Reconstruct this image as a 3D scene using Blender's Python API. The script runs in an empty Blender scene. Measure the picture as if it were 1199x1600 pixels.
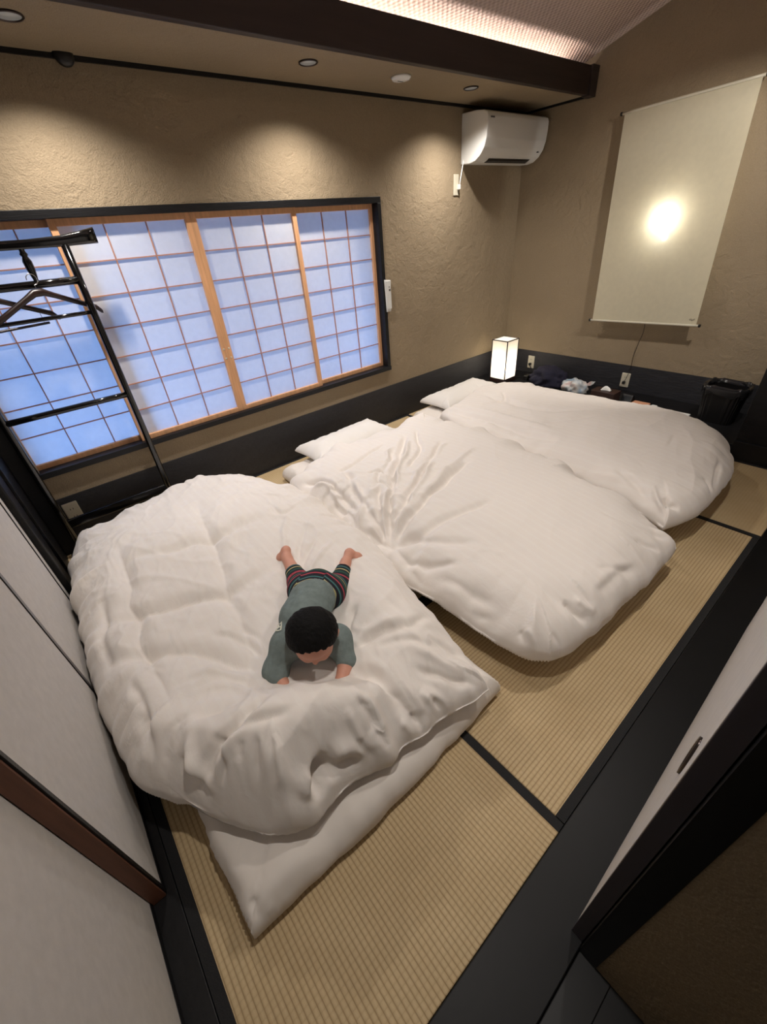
import bpy, bmesh, math, random
import numpy as np
from mathutils import Vector, Matrix

random.seed(7)
rng = np.random.default_rng(11)
SC = bpy.context.scene
COL = SC.collection

# ------------------------------------------------------------------ camera
ROT = np.array([[0.76144899, -0.64397583, -0.07409836],
                [-0.41190087, -0.39240999, -0.82240627],
                [0.50053282, 0.6567416, -0.5640544]])
_u, _s, _v = np.linalg.svd(ROT)
ROT = _u @ _v
FPX = 643.96
CAMP = np.array([0.0, 0.0, 1.43])
cam_d = bpy.data.cameras.new('camera')
cam = bpy.data.objects.new('camera', cam_d)
COL.objects.link(cam)
cam_d.sensor_fit = 'VERTICAL'
cam_d.sensor_height = 36.0
cam_d.lens = FPX / 1600.0 * 36.0
cam_d.clip_start = 0.02
cam.matrix_world = Matrix((
    (ROT[0][0], -ROT[1][0], -ROT[2][0], CAMP[0]),
    (ROT[0][1], -ROT[1][1], -ROT[2][1], CAMP[1]),
    (ROT[0][2], -ROT[1][2], -ROT[2][2], CAMP[2]),
    (0, 0, 0, 1)))
SC.camera = cam

# ------------------------------------------------------------------ world, view, lamps
SC.view_settings.view_transform = 'Standard'
SC.view_settings.look = 'None'
SC.view_settings.gamma = 1.0
SC.view_settings.use_curve_mapping = False
SC.view_settings.exposure = 0.12

world = bpy.data.worlds.new('dusk')
SC.world = world
world.use_nodes = True
world.node_tree.nodes['Background'].inputs[0].default_value = (0.20, 0.42, 1.0, 1)
world.node_tree.nodes['Background'].inputs[1].default_value = 7.0

WARM = (1.0, 0.93, 0.865)
DOWN_W = 70.0          # each downlight over the window
FRONT_W = (37.0, 47.0, 84.0)   # downlights over the threshold, the one facing the cloth turned up
STRIP_E = 30.0          # cove strip emission
LAMP_W = 2.6           # floor lamp bulb
BULB_W = 4.0           # bulb behind the cloth


def at(px, py, z):
    """world XY of photograph pixel on the level z"""
    d = ROT.T @ np.array([px - 599.5, py - 800.0, FPX])
    t = (z - CAMP[2]) / d[2]
    p = CAMP + d * t
    return (p[0], p[1])


# ------------------------------------------------------------------ materials
def lin(c):
    return tuple(((v / 255) / 12.92 if v / 255 <= 0.04045 else ((v / 255 + 0.055) / 1.055) ** 2.4) for v in c)


MATS = {}


def mat(name, rgb, rough=0.6, spec=0.5, metal=0.0, bump=0.0, scale=40.0, var=0.0, vscale=6.0,
        coat=0.0, emit=None, estr=0.0, trans=0.0, stretch=None, detail=6.0, sheen=0.0):
    if name in MATS:
        return MATS[name]
    m = bpy.data.materials.new(name)
    m.use_nodes = True
    nt = m.node_tree
    b = nt.nodes['Principled BSDF']
    c = (*lin(rgb), 1)
    b.inputs['Base Color'].default_value = c
    b.inputs['Roughness'].default_value = rough
    b.inputs['Specular IOR Level'].default_value = spec
    b.inputs['Metallic'].default_value = metal
    b.inputs['Coat Weight'].default_value = coat
    b.inputs['Coat Roughness'].default_value = 0.08
    b.inputs['Transmission Weight'].default_value = trans
    b.inputs['Sheen Weight'].default_value = sheen
    if emit:
        b.inputs['Emission Color'].default_value = (*emit, 1)
        b.inputs['Emission Strength'].default_value = estr
    if bump or var:
        tc = nt.nodes.new('ShaderNodeTexCoord')
        mp = nt.nodes.new('ShaderNodeMapping')
        nt.links.new(tc.outputs['Object'], mp.inputs[0])
        if stretch:
            mp.inputs['Scale'].default_value = stretch
    if bump:
        n = nt.nodes.new('ShaderNodeTexNoise')
        n.inputs['Scale'].default_value = scale
        n.inputs['Detail'].default_value = detail
        nt.links.new(mp.outputs[0], n.inputs['Vector'])
        bp = nt.nodes.new('ShaderNodeBump')
        bp.inputs['Strength'].default_value = bump
        bp.inputs['Distance'].default_value = 0.01
        nt.links.new(n.outputs[0], bp.inputs['Height'])
        nt.links.new(bp.outputs[0], b.inputs['Normal'])
    if var:
        n2 = nt.nodes.new('ShaderNodeTexNoise')
        n2.inputs['Scale'].default_value = vscale
        n2.inputs['Detail'].default_value = 5
        nt.links.new(mp.outputs[0], n2.inputs['Vector'])
        r = nt.nodes.new('ShaderNodeValToRGB')
        r.color_ramp.elements[0].position = 0.3
        r.color_ramp.elements[1].position = 0.7
        r.color_ramp.elements[0].color = tuple(v * (1 - var) for v in c[:3]) + (1,)
        r.color_ramp.elements[1].color = tuple(min(1, v * (1 + var)) for v in c[:3]) + (1,)
        nt.links.new(n2.outputs[0], r.inputs[0])
        nt.links.new(r.outputs[0], b.inputs['Base Color'])
    MATS[name] = m
    return m


def plaster():
    """earth plaster: fine sand grain, soft trowel ridges, faint stains"""
    m = bpy.data.materials.new('earth_plaster')
    m.use_nodes = True
    nt = m.node_tree
    N, L = nt.nodes, nt.links
    b = N['Principled BSDF']
    b.inputs['Roughness'].default_value = 0.95
    b.inputs['Specular IOR Level'].default_value = 0.15
    tc = N.new('ShaderNodeTexCoord')
    fine = N.new('ShaderNodeTexNoise'); fine.inputs['Scale'].default_value = 160; fine.inputs['Detail'].default_value = 4
    mid = N.new('ShaderNodeTexNoise'); mid.inputs['Scale'].default_value = 16; mid.inputs['Detail'].default_value = 7; mid.inputs['Distortion'].default_value = 0.9
    big = N.new('ShaderNodeTexNoise'); big.inputs['Scale'].default_value = 2.2; big.inputs['Detail'].default_value = 4
    for n in (fine, mid, big):
        L.new(tc.outputs['Object'], n.inputs['Vector'])
    # trowel ridges only where the large noise is high
    mul = N.new('ShaderNodeMath'); mul.operation = 'MULTIPLY'
    L.new(mid.outputs[0], mul.inputs[0]); L.new(big.outputs[0], mul.inputs[1])
    add = N.new('ShaderNodeMath'); add.operation = 'MULTIPLY_ADD'
    L.new(fine.outputs[0], add.inputs[0]); add.inputs[1].default_value = 0.22; L.new(mul.outputs[0], add.inputs[2])
    bp = N.new('ShaderNodeBump'); bp.inputs['Strength'].default_value = 0.8; bp.inputs['Distance'].default_value = 0.02
    L.new(add.outputs[0], bp.inputs['Height']); L.new(bp.outputs[0], b.inputs['Normal'])
    r = N.new('ShaderNodeValToRGB')
    r.color_ramp.elements[0].position = 0.25; r.color_ramp.elements[1].position = 0.75
    r.color_ramp.elements[0].color = (*lin((139, 124, 102)), 1)
    r.color_ramp.elements[1].color = (*lin((159, 143, 118)), 1)
    mx = N.new('ShaderNodeMath'); mx.operation = 'MULTIPLY_ADD'
    L.new(fine.outputs[0], mx.inputs[0]); mx.inputs[1].default_value = 0.5
    half = N.new('ShaderNodeMath'); half.operation = 'MULTIPLY'; half.inputs[1].default_value = 0.5
    L.new(big.outputs[0], half.inputs[0]); L.new(half.outputs[0], mx.inputs[2])
    L.new(mx.outputs[0], r.inputs[0]); L.new(r.outputs[0], b.inputs['Base Color'])
    return m


def tatami(axis):
    """woven rush: ribs run along `axis`, cross threads between them"""
    m = bpy.data.materials.new('woven_rush_' + axis)
    m.use_nodes = True
    nt = m.node_tree
    N, L = nt.nodes, nt.links
    b = N['Principled BSDF']
    b.inputs['Roughness'].default_value = 0.62
    b.inputs['Specular IOR Level'].default_value = 0.3
    tc = N.new('ShaderNodeTexCoord')
    sp = N.new('ShaderNodeSeparateXYZ'); L.new(tc.outputs['Object'], sp.inputs[0])
    across, along = ('Y', 'X') if axis == 'x' else ('X', 'Y')

    def sine(out, period):
        k = N.new('ShaderNodeMath'); k.operation = 'MULTIPLY'; k.inputs[1].default_value = 2 * math.pi / period
        L.new(sp.outputs[out], k.inputs[0])
        s = N.new('ShaderNodeMath'); s.operation = 'SINE'; L.new(k.outputs[0], s.inputs[0])
        a = N.new('ShaderNodeMath'); a.operation = 'ABSOLUTE'; L.new(s.outputs[0], a.inputs[0])
        return a
    rib = sine(across, 0.027)
    thr = sine(along, 0.030)
    thin = N.new('ShaderNodeMath'); thin.operation = 'POWER'; thin.inputs[1].default_value = 0.32; L.new(rib.outputs[0], thin.inputs[0])
    thin2 = N.new('ShaderNodeMath'); thin2.operation = 'POWER'; thin2.inputs[1].default_value = 0.3; L.new(thr.outputs[0], thin2.inputs[0])
    ml = N.new('ShaderNodeMath'); ml.operation = 'MULTIPLY'; L.new(thin.outputs[0], ml.inputs[0])
    mm = N.new('ShaderNodeMapRange'); mm.inputs['To Min'].default_value = 0.70; L.new(thin2.outputs[0], mm.inputs[0]); L.new(mm.outputs[0], ml.inputs[1])
    no = N.new('ShaderNodeTexNoise'); no.inputs['Scale'].default_value = 5; no.inputs['Detail'].default_value = 6
    L.new(tc.outputs['Object'], no.inputs['Vector'])
    mp = N.new('ShaderNodeMapping'); mp.inputs['Scale'].default_value = (30, 500, 1) if axis == 'x' else (500, 30, 1)
    L.new(tc.outputs['Object'], mp.inputs[0])
    st = N.new('ShaderNodeTexNoise'); st.inputs['Scale'].default_value = 1.0; L.new(mp.outputs[0], st.inputs['Vector'])
    av = N.new('ShaderNodeMath'); av.operation = 'MULTIPLY_ADD'; L.new(no.outputs[0], av.inputs[0]); av.inputs[1].default_value = 0.6
    hf = N.new('ShaderNodeMath'); hf.operation = 'MULTIPLY'; hf.inputs[1].default_value = 0.4; L.new(st.outputs[0], hf.inputs[0]); L.new(hf.outputs[0], av.inputs[2])
    r = N.new('ShaderNodeValToRGB')
    r.color_ramp.elements[0].position = 0.3; r.color_ramp.elements[1].position = 0.7
    r.color_ramp.elements[0].color = (*lin((188, 164, 124)), 1)
    r.color_ramp.elements[1].color = (*lin((208, 186, 147)), 1)
    L.new(av.outputs[0], r.inputs[0])
    dk = N.new('ShaderNodeMix'); dk.data_type = 'RGBA'
    dk.inputs['A'].default_value = (*lin((146, 118, 80)), 1)
    L.new(ml.outputs[0], dk.inputs['Factor']); L.new(r.outputs[0], dk.inputs['B'])
    L.new(dk.outputs['Result'], b.inputs['Base Color'])
    bp = N.new('ShaderNodeBump'); bp.inputs['Strength'].default_value = 0.5; bp.inputs['Distance'].default_value = 0.004
    L.new(ml.outputs[0], bp.inputs['Height']); L.new(bp.outputs[0], b.inputs['Normal'])
    return m


def woven_ceiling():
    m = bpy.data.materials.new('woven_ceiling')
    m.use_nodes = True
    nt = m.node_tree
    N, L = nt.nodes, nt.links
    b = N['Principled BSDF']
    b.inputs['Roughness'].default_value = 0.7
    tc = N.new('ShaderNodeTexCoord')
    sp = N.new('ShaderNodeSeparateXYZ'); L.new(tc.outputs['Object'], sp.inputs[0])

    def sine(out, period):
        k = N.new('ShaderNodeMath'); k.operation = 'MULTIPLY'; k.inputs[1].default_value = 2 * math.pi / period
        L.new(sp.outputs[out], k.inputs[0])
        s = N.new('ShaderNodeMath'); s.operation = 'SINE'; L.new(k.outputs[0], s.inputs[0])
        return s
    a, c = sine('X', 0.034), sine('Y', 0.034)
    ml = N.new('ShaderNodeMath'); ml.operation = 'MULTIPLY'; L.new(a.outputs[0], ml.inputs[0]); L.new(c.outputs[0], ml.inputs[1])
    mr = N.new('ShaderNodeMapRange'); mr.inputs['From Min'].default_value = -1; L.new(ml.outputs[0], mr.inputs[0])
    r = N.new('ShaderNodeValToRGB')
    r.color_ramp.elements[0].color = (*lin((182, 158, 146)), 1)
    r.color_ramp.elements[1].color = (*lin((214, 194, 182)), 1)
    L.new(mr.outputs[0], r.inputs[0]); L.new(r.outputs[0], b.inputs['Base Color'])
    bp = N.new('ShaderNodeBump'); bp.inputs['Strength'].default_value = 0.9; bp.inputs['Distance'].default_value = 0.008
    L.new(mr.outputs[0], bp.inputs['Height']); L.new(bp.outputs[0], b.inputs['Normal'])
    return m


def paper(name, rgb, tr, see=0.0):
    """thin translucent sheet: part of the light passes through"""
    m = bpy.data.materials.new(name)
    m.use_nodes = True
    nt = m.node_tree
    N, L = nt.nodes, nt.links
    N.remove(N['Principled BSDF'])
    d = N.new('ShaderNodeBsdfDiffuse'); t = N.new('ShaderNodeBsdfTranslucent'); mx = N.new('ShaderNodeMixShader')
    tc = N.new('ShaderNodeTexCoord')
    n = N.new('ShaderNodeTexNoise'); n.inputs['Scale'].default_value = 30; n.inputs['Detail'].default_value = 6
    L.new(tc.outputs['Object'], n.inputs['Vector'])
    r = N.new('ShaderNodeValToRGB')
    r.color_ramp.elements[0].position = 0.3; r.color_ramp.elements[1].position = 0.7
    r.color_ramp.elements[0].color = tuple(v * 0.95 for v in lin(rgb)) + (1,)
    r.color_ramp.elements[1].color = (*lin(rgb), 1)
    L.new(n.outputs[0], r.inputs[0]); L.new(r.outputs[0], d.inputs[0]); L.new(r.outputs[0], t.inputs[0])
    mx.inputs[0].default_value = tr
    L.new(d.outputs[0], mx.inputs[1]); L.new(t.outputs[0], mx.inputs[2])
    out = mx
    if see:                      # open weave: a little light passes straight through
        tp = N.new('ShaderNodeBsdfTransparent'); m2 = N.new('ShaderNodeMixShader'); m2.inputs[0].default_value = see
        L.new(mx.outputs[0], m2.inputs[1]); L.new(tp.outputs[0], m2.inputs[2]); out = m2
    L.new(out.outputs[0], N['Material Output'].inputs[0])
    return m


def stripes_cloth():
    """knitted navy trousers with coloured stripes around body and legs (coordinate stored per vertex)"""
    m = bpy.data.materials.new('striped_knit')
    m.use_nodes = True
    nt = m.node_tree
    N, L = nt.nodes, nt.links
    b = N['Principled BSDF']; b.inputs['Roughness'].default_value = 0.9
    at_ = N.new('ShaderNodeAttribute'); at_.attribute_name = 'girth'
    k = N.new('ShaderNodeMath'); k.operation = 'MULTIPLY'; k.inputs[1].default_value = 1 / 0.075
    L.new(at_.outputs['Fac'], k.inputs[0])
    fr = N.new('ShaderNodeMath'); fr.operation = 'FRACT'; L.new(k.outputs[0], fr.inputs[0])
    r = N.new('ShaderNodeValToRGB'); cr = r.color_ramp; cr.interpolation = 'CONSTANT'
    navy = lin((22, 22, 34))
    stops = [(0.0, (22, 22, 34)), (0.10, (168, 62, 74)), (0.19, (22, 22, 34)), (0.36, (30, 74, 62)), (0.50, (22, 22, 34)),
             (0.62, (176, 168, 118)), (0.69, (22, 22, 34)), (0.82, (62, 108, 108)), (0.90, (22, 22, 34))]
    cr.elements[0].position = 0; cr.elements[0].color = (*navy, 1)
    cr.elements[1].position = stops[1][0]; cr.elements[1].color = (*lin(stops[1][1]), 1)
    for p, c in stops[2:]:
        e = cr.elements.new(p); e.color = (*lin(c), 1)
    L.new(fr.outputs[0], r.inputs[0]); L.new(r.outputs[0], b.inputs['Base Color'])
    return m


M_PLASTER = plaster()
M_TX, M_TY = tatami('x'), tatami('y')
M_CEIL = woven_ceiling()
M_PAPER = paper('shoji_paper', (236, 234, 230), 0.38)
M_SCROLL = paper('cream_cloth', (234, 228, 202), 0.36, 0.06)
M_SHADE = paper('lamp_paper', (245, 240, 228), 0.6)
M_BLACK = mat('black_stained_wood', (17, 17, 19), 0.45, spec=0.35, bump=0.12, scale=30, stretch=(1, 1, 8), var=0.25, vscale=12)
M_BOARD = mat('charcoal_washi_dado', (38, 38, 42), 0.6, bump=0.35, scale=25, stretch=(1, 1, 3), var=0.15, vscale=8)
M_SILL = mat('worn_black_sill', (11, 11, 12), 0.46, spec=0.25, bump=0.02, scale=60, var=0.3, vscale=5)
M_BEAM = mat('dark_brown_beam', (44, 34, 30), 0.55, bump=0.15, scale=20, stretch=(0.3, 4, 4), var=0.2, vscale=8)
M_CEDAR = mat('cedar', (218, 166, 122), 0.5, bump=0.06, scale=50, stretch=(6, 6, 0.5), var=0.14, vscale=9)
M_LATT = mat('cedar_lattice', (184, 134, 108), 0.55, var=0.1, vscale=20)
M_LACQ = mat('black_lacquer', (8, 8, 9), 0.12, coat=0.6)
M_HANG = mat('dark_walnut', (40, 24, 20), 0.35, var=0.2, vscale=30)
M_FUS = mat('fusuma_paper', (204, 200, 195), 0.85, spec=0.2, bump=0.05, scale=200, var=0.04, vscale=40)
M_EDGE = mat('reddish_wood_edge', (104, 66, 48), 0.5, bump=0.08, scale=40, stretch=(6, 6, 0.6), var=0.2, vscale=10)
M_WHITE = mat('white_plastic', (226, 226, 222), 0.35)
M_IVORY = mat('ivory_plastic', (206, 200, 180), 0.4)
M_DARK = mat('dark_plastic', (16, 16, 17), 0.4)
M_STEEL = mat('steel', (190, 190, 188), 0.25, metal=1.0)
M_BRONZE = mat('dark_bronze', (70, 62, 60), 0.3, metal=0.9)
M_HERI = mat('black_cloth_border', (18, 18, 20), 0.8, bump=0.2, scale=300)
M_SHEET = mat('white_sheet', (226, 219, 211), 0.92, spec=0.2, bump=0.10, scale=14, detail=5, sheen=0.15)
M_PILL = mat('white_pillowcase', (230, 226, 220), 0.92, spec=0.2, bump=0.06, scale=16, sheen=0.15)
M_SKIN = mat('skin', (206, 150, 128), 0.5, spec=0.35, var=0.05, vscale=30)
M_HAIR = mat('black_hair', (9, 8, 8), 0.75, spec=0.2, bump=0.5, scale=120, stretch=(1, 1, 0.25))
M_SHIRT = mat('grey_green_jersey', (118, 130, 128), 0.95, spec=0.1, bump=0.25, scale=60, var=0.12, vscale=50)
M_STRIPE = stripes_cloth()
M_PRINT = mat('pale_print', (208, 208, 190), 0.8)
M_WOODBOX = mat('dark_brown_box', (52, 32, 26), 0.45, bump=0.05, scale=60, stretch=(5, 1, 5), var=0.2, vscale=20)
M_NAVY = mat('navy_cloth', (26, 25, 44), 0.9, bump=0.3, scale=50)
M_PEACH = mat('peach_card', (206, 150, 118), 0.6, var=0.08, vscale=40)


def duvet_cloth():
    """white cotton satin with faint woven stripes"""
    m = bpy.data.materials.new('striped_white_cotton')
    m.use_nodes = True
    nt = m.node_tree
    N, L = nt.nodes, nt.links
    b = N['Principled BSDF']
    b.inputs['Roughness'].default_value = 0.8; b.inputs['Specular IOR Level'].default_value = 0.25
    b.inputs['Sheen Weight'].default_value = 0.15
    tc = N.new('ShaderNodeTexCoord'); sp = N.new('ShaderNodeSeparateXYZ'); L.new(tc.outputs['Object'], sp.inputs[0])
    k = N.new('ShaderNodeMath'); k.operation = 'MULTIPLY'; k.inputs[1].default_value = 2 * math.pi / 0.04
    L.new(sp.outputs['X'], k.inputs[0])
    s = N.new('ShaderNodeMath'); s.operation = 'SINE'; L.new(k.outputs[0], s.inputs[0])
    r = N.new('ShaderNodeValToRGB')
    r.color_ramp.elements[0].position = 0.45; r.color_ramp.elements[1].position = 0.55
    r.color_ramp.elements[0].color = (*lin((229, 222, 215)), 1); r.color_ramp.elements[1].color = (*lin((230, 224, 217)), 1)
    L.new(s.outputs[0], r.inputs[0]); L.new(r.outputs[0], b.inputs['Base Color'])
    n = N.new('ShaderNodeTexNoise'); n.inputs['Scale'].default_value = 22; n.inputs['Detail'].default_value = 6; n.inputs['Distortion'].default_value = 0.8
    L.new(tc.outputs['Object'], n.inputs['Vector'])
    bp = N.new('ShaderNodeBump'); bp.inputs['Strength'].default_value = 0.16; bp.inputs['Distance'].default_value = 0.01
    L.new(n.outputs[0], bp.inputs['Height']); L.new(bp.outputs[0], b.inputs['Normal'])
    return m


M_DUVET = duvet_cloth()


# ------------------------------------------------------------------ object helpers
def tag(o, label=None, cat=None, group=None, kind=None):
    if label: o['label'] = label
    if cat: o['category'] = cat
    if group: o['group'] = group
    if kind: o['kind'] = kind
    return o


def empty(name, loc=(0, 0, 0)):
    o = bpy.data.objects.new(name, None)
    o.location = loc
    o.empty_display_size = 0.05
    COL.objects.link(o)
    return o


def link(name, me, m, parent=None, smooth=False):
    if m is not None:
        me.materials.append(m)
    if smooth:
        me.polygons.foreach_set('use_smooth', [True] * len(me.polygons))
    o = bpy.data.objects.new(name, me)
    COL.objects.link(o)
    if parent is not None:
        o.parent = parent
        par = parent
        off = Vector((0, 0, 0))
        while par is not None:
            off += par.location
            par = par.parent
        o.location = -off          # geometry is given in world coordinates
    return o


def fromdata(name, v, f, m, parent=None, smooth=False):
    me = bpy.data.meshes.new(name)
    me.from_pydata([tuple(p) for p in v], [], [tuple(q) for q in f])
    me.update()
    return link(name, me, m, parent, smooth)


def box(name, x0, x1, y0, y1, z0, z1, m, parent=None, bev=0.0, seg=2, smooth=False):
    bm = bmesh.new()
    bmesh.ops.create_cube(bm, size=1)
    for v in bm.verts:
        v.co = Vector(((x0 + x1) / 2 + v.co.x * (x1 - x0), (y0 + y1) / 2 + v.co.y * (y1 - y0), (z0 + z1) / 2 + v.co.z * (z1 - z0)))
    if bev:
        bmesh.ops.bevel(bm, geom=bm.edges[:], offset=bev, segments=seg, profile=0.5, affect='EDGES')
    me = bpy.data.meshes.new(name)
    bm.to_mesh(me); bm.free()
    return link(name, me, m, parent, smooth)


def boxes(name, lst, m, parent=None, bev=0.0):
    bm = bmesh.new()
    for (x0, x1, y0, y1, z0, z1) in lst:
        r = bmesh.ops.create_cube(bm, size=1)
        for v in r['verts']:
            v.co = Vector(((x0 + x1) / 2 + v.co.x * (x1 - x0), (y0 + y1) / 2 + v.co.y * (y1 - y0), (z0 + z1) / 2 + v.co.z * (z1 - z0)))
    if bev:
        bmesh.ops.bevel(bm, geom=bm.edges[:], offset=bev, segments=2, profile=0.5, affect='EDGES')
    me = bpy.data.meshes.new(name)
    bm.to_mesh(me); bm.free()
    return link(name, me, m, parent)


def prism(name, poly, axis, a0, a1, m, parent=None, bev=0.0, smooth=False):
    """extrude a closed 2-D profile along an axis; poly holds the two other coordinates in x,y,z order"""
    n = len(poly)
    vs = []
    for a in (a0, a1):
        for p in poly:
            q = list(p); q.insert(axis, a); vs.append(q)
    fs = [list(range(n))[::-1], list(range(n, 2 * n))] + [[i, (i + 1) % n, n + (i + 1) % n, n + i] for i in range(n)]
    bm = bmesh.new()
    bv = [bm.verts.new(v) for v in vs]
    for f in fs:
        bm.faces.new([bv[i] for i in f])
    bmesh.ops.recalc_face_normals(bm, faces=bm.faces[:])
    if bev:
        bmesh.ops.bevel(bm, geom=bm.edges[:], offset=bev, segments=3, profile=0.5, affect='EDGES')
    me = bpy.data.meshes.new(name)
    bm.to_mesh(me); bm.free()
    return link(name, me, m, parent, smooth)


def catmull(pts, n):
    P = np.array(pts, float)
    P = np.vstack([2 * P[0] - P[1], P, 2 * P[-1] - P[-2]])
    out = []
    for i in range(1, len(P) - 2):
        for t in np.linspace(0, 1, n, endpoint=False):
            a, b, c, d = P[i - 1], P[i], P[i + 1], P[i + 2]
            out.append(0.5 * (2 * b + (c - a) * t + (2 * a - 5 * b + 4 * c - d) * t * t + (3 * b - a - 3 * c + d) * t ** 3))
    out.append(P[-2])
    return np.array(out)


def tube(name, pts, r, m, parent=None, seg=8, sub=6, closed=False):
    """round tube along a smooth path; r a number or one radius per path point"""
    P = catmull(pts, sub) if sub else np.array(pts, float)
    rr = np.full(len(P), r) if np.isscalar(r) else np.interp(np.linspace(0, 1, len(P)), np.linspace(0, 1, len(r)), r)
    vs, fs = [], []
    up = np.array([0.13, 0.21, 1.0])
    for i, p in enumerate(P):
        t = P[min(i + 1, len(P) - 1)] - P[max(i - 1, 0)]
        t = t / (np.linalg.norm(t) + 1e-12)
        u = np.cross(t, up)
        if np.linalg.norm(u) < 0.05:
            u = np.cross(t, (1, 0, 0))
        u /= np.linalg.norm(u); w = np.cross(t, u)
        for k in range(seg):
            a = 2 * math.pi * k / seg
            vs.append(p + rr[i] * (math.cos(a) * u + math.sin(a) * w))
    for i in range(len(P) - 1):
        for k in range(seg):
            fs.append((i * seg + k, i * seg + (k + 1) % seg, (i + 1) * seg + (k + 1) % seg, (i + 1) * seg + k))
    if not closed:
        fs.append(tuple(range(seg))[::-1]); fs.append(tuple((len(P) - 1) * seg + k for k in range(seg)))
    o = fromdata(name, vs, fs, m, parent, True)
    return o


def lathe(name, prof, c, m, parent=None, seg=32, axis=2, smooth=True):
    """revolve (radius, height) pairs about a line through c along axis"""
    vs, fs = [], []
    for (r, h) in prof:
        for k in range(seg):
            a = 2 * math.pi * k / seg
            q = [r * math.cos(a), r * math.sin(a)]
            q.insert(axis, h)
            vs.append((c[0] + q[0], c[1] + q[1], c[2] + q[2]))
    n = len(prof)
    for i in range(n - 1):
        for k in range(seg):
            fs.append((i * seg + k, i * seg + (k + 1) % seg, (i + 1) * seg + (k + 1) % seg, (i + 1) * seg + k))
    fs.append(tuple(range(seg))[::-1]); fs.append(tuple((n - 1) * seg + k for k in range(seg)))
    return fromdata(name, vs, fs, m, parent, smooth)


def spot(name, loc, target, power, size, blend, parent, rad=0.03, color=WARM):
    d = bpy.data.lights.new(name, 'SPOT')
    d.energy = power; d.spot_size = math.radians(size); d.spot_blend = blend; d.shadow_soft_size = rad; d.color = color
    o = bpy.data.objects.new(name, d)
    COL.objects.link(o)
    o.parent = parent
    o.location = Vector(loc) - parent.location
    o.rotation_euler = (Vector(target) - Vector(loc)).to_track_quat('-Z', 'Y').to_euler()
    return o


def point(name, loc, power, parent, rad=0.02, color=WARM):
    d = bpy.data.lights.new(name, 'POINT')
    d.energy = power; d.shadow_soft_size = rad; d.color = color
    o = bpy.data.objects.new(name, d)
    COL.objects.link(o)
    o.parent = parent
    o.location = Vector(loc) - parent.location
    return o


# ------------------------------------------------------------------ room constants
XL, XR, YB, ZS = -0.312, 3.90, 2.727, 2.125
XT0, XT1, YT0 = -0.258, 3.29, 0.089          # tatami field
S = 'structure'

# ------------------------------------------------------------------ floor: dark boards carrying the mats
floor = box('floor', -0.75, XR + 0.1, -1.6, YB + 0.1, -0.12, -0.055, M_BLACK)
tag(floor, 'dark wooden subfloor under the straw mats', None, None, S)


def mat_piece(x0, x1, y0, y1, along):
    m = M_TX if along == 'x' else M_TY
    g = 0.0012
    o = box('tatami_mat', x0 + g, x1 - g, y0 + g, y1 - g, -0.055, 0.0, m, floor, 0.003)
    w = 0.029
    if along == 'x':
        sides = [(x0 + g, x1 - g, y0 + g, y0 + w), (x0 + g, x1 - g, y1 - w, y1 - g)]
    else:
        sides = [(x0 + g, x0 + w, y0 + g, y1 - g), (x1 - w, x1 - g, y0 + g, y1 - g)]
    for s in sides:
        box('cloth_border', s[0], s[1], s[2], s[3], -0.054, 0.0016, M_HERI, o, 0.0006, 1)


XA, XC = 0.612, 2.435
mat_piece(XT0 - 0.03, XA, YT0, 1.85, 'y')
mat_piece(XT0 - 0.03, XA, 1.85, YB, 'y')
mat_piece(XA, XC, YT0, 0.97, 'x')
mat_piece(XA, XC, 0.97, 1.85, 'x')
mat_piece(XA, XC, 1.85, YB, 'x')
mat_piece(XC, XT1, YT0, 1.85, 'y')
mat_piece(XC, XT1, 1.85, YB, 'y')
# sills around the mats
tag(box('trim_1', XL - 0.06, XT0 - 0.03, 0.089, 2.08, -0.055, 0.004, M_BLACK, bev=0.002), 'black floor sill under the white sliding panels', None, None, S)
tag(box('trim_2', XL - 0.06, XT1 + 0.7, -0.064, YT0, -0.055, 0.004, M_SILL, bev=0.003), 'wide worn black threshold board along the straw mats', None, None, S)
tag(box('trim_3', XL - 0.06, 0.9, -0.14, -0.0645, -0.055, -0.006, M_DARK, bev=0.003), 'grooved outer threshold board by the doorway', None, None, S)
tag(box('trim_4', XL, XT0 - 0.03, 2.08, YB, -0.055, 0.0, M_TY), 'narrow straw filler strip in the corner', None, None, S)
# raised black plank along the right wall
ledge = box('trim_5', XT1, XR, 0.46, YB, -0.055, 0.10, M_BLACK, bev=0.004)
tag(ledge, 'low black plank ledge along the wall with the hanging cloth', None, None, S)

# ------------------------------------------------------------------ walls
WX0, WX1, WZ0, WZ1 = -0.235, 2.285, 0.453, 1.617     # outer window frame
wb = boxes('wall_back', [(-0.75, WX0 + 0.02, YB, YB + 0.14, -0.1, 2.9), (WX1 - 0.02, XR + 0.14, YB, YB + 0.14, -0.1, 2.9),
                         (WX0 + 0.02, WX1 - 0.02, YB, YB + 0.14, -0.1, WZ0 + 0.02), (WX0 + 0.02, WX1 - 0.02, YB, YB + 0.14, WZ1 - 0.02, 2.9)], M_PLASTER)
tag(wb, 'brown earth plaster wall around the paper window', None, None, S)
tag(box('wall_right', XR, XR + 0.14, -0.2, YB, -0.1, 2.9, M_PLASTER), 'brown earth plaster wall behind the hanging cloth', None, None, S)
tag(box('wall_left', XL - 0.44, XL - 0.08, -0.2, YB, 1.80, 2.9, M_PLASTER), 'brown plaster above the white sliding panels', None, None, S)
tag(boxes('wall_front', [(-0.75, XR, -0.19, -0.075, 1.82, 2.9), (0.60, 3.32, -0.19, -0.075, -0.1, 1.82), (3.32, XR, -0.19, 0.0, -0.1, 1.82)], M_PLASTER), 'brown plaster over the doorway', None, None, S)
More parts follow.
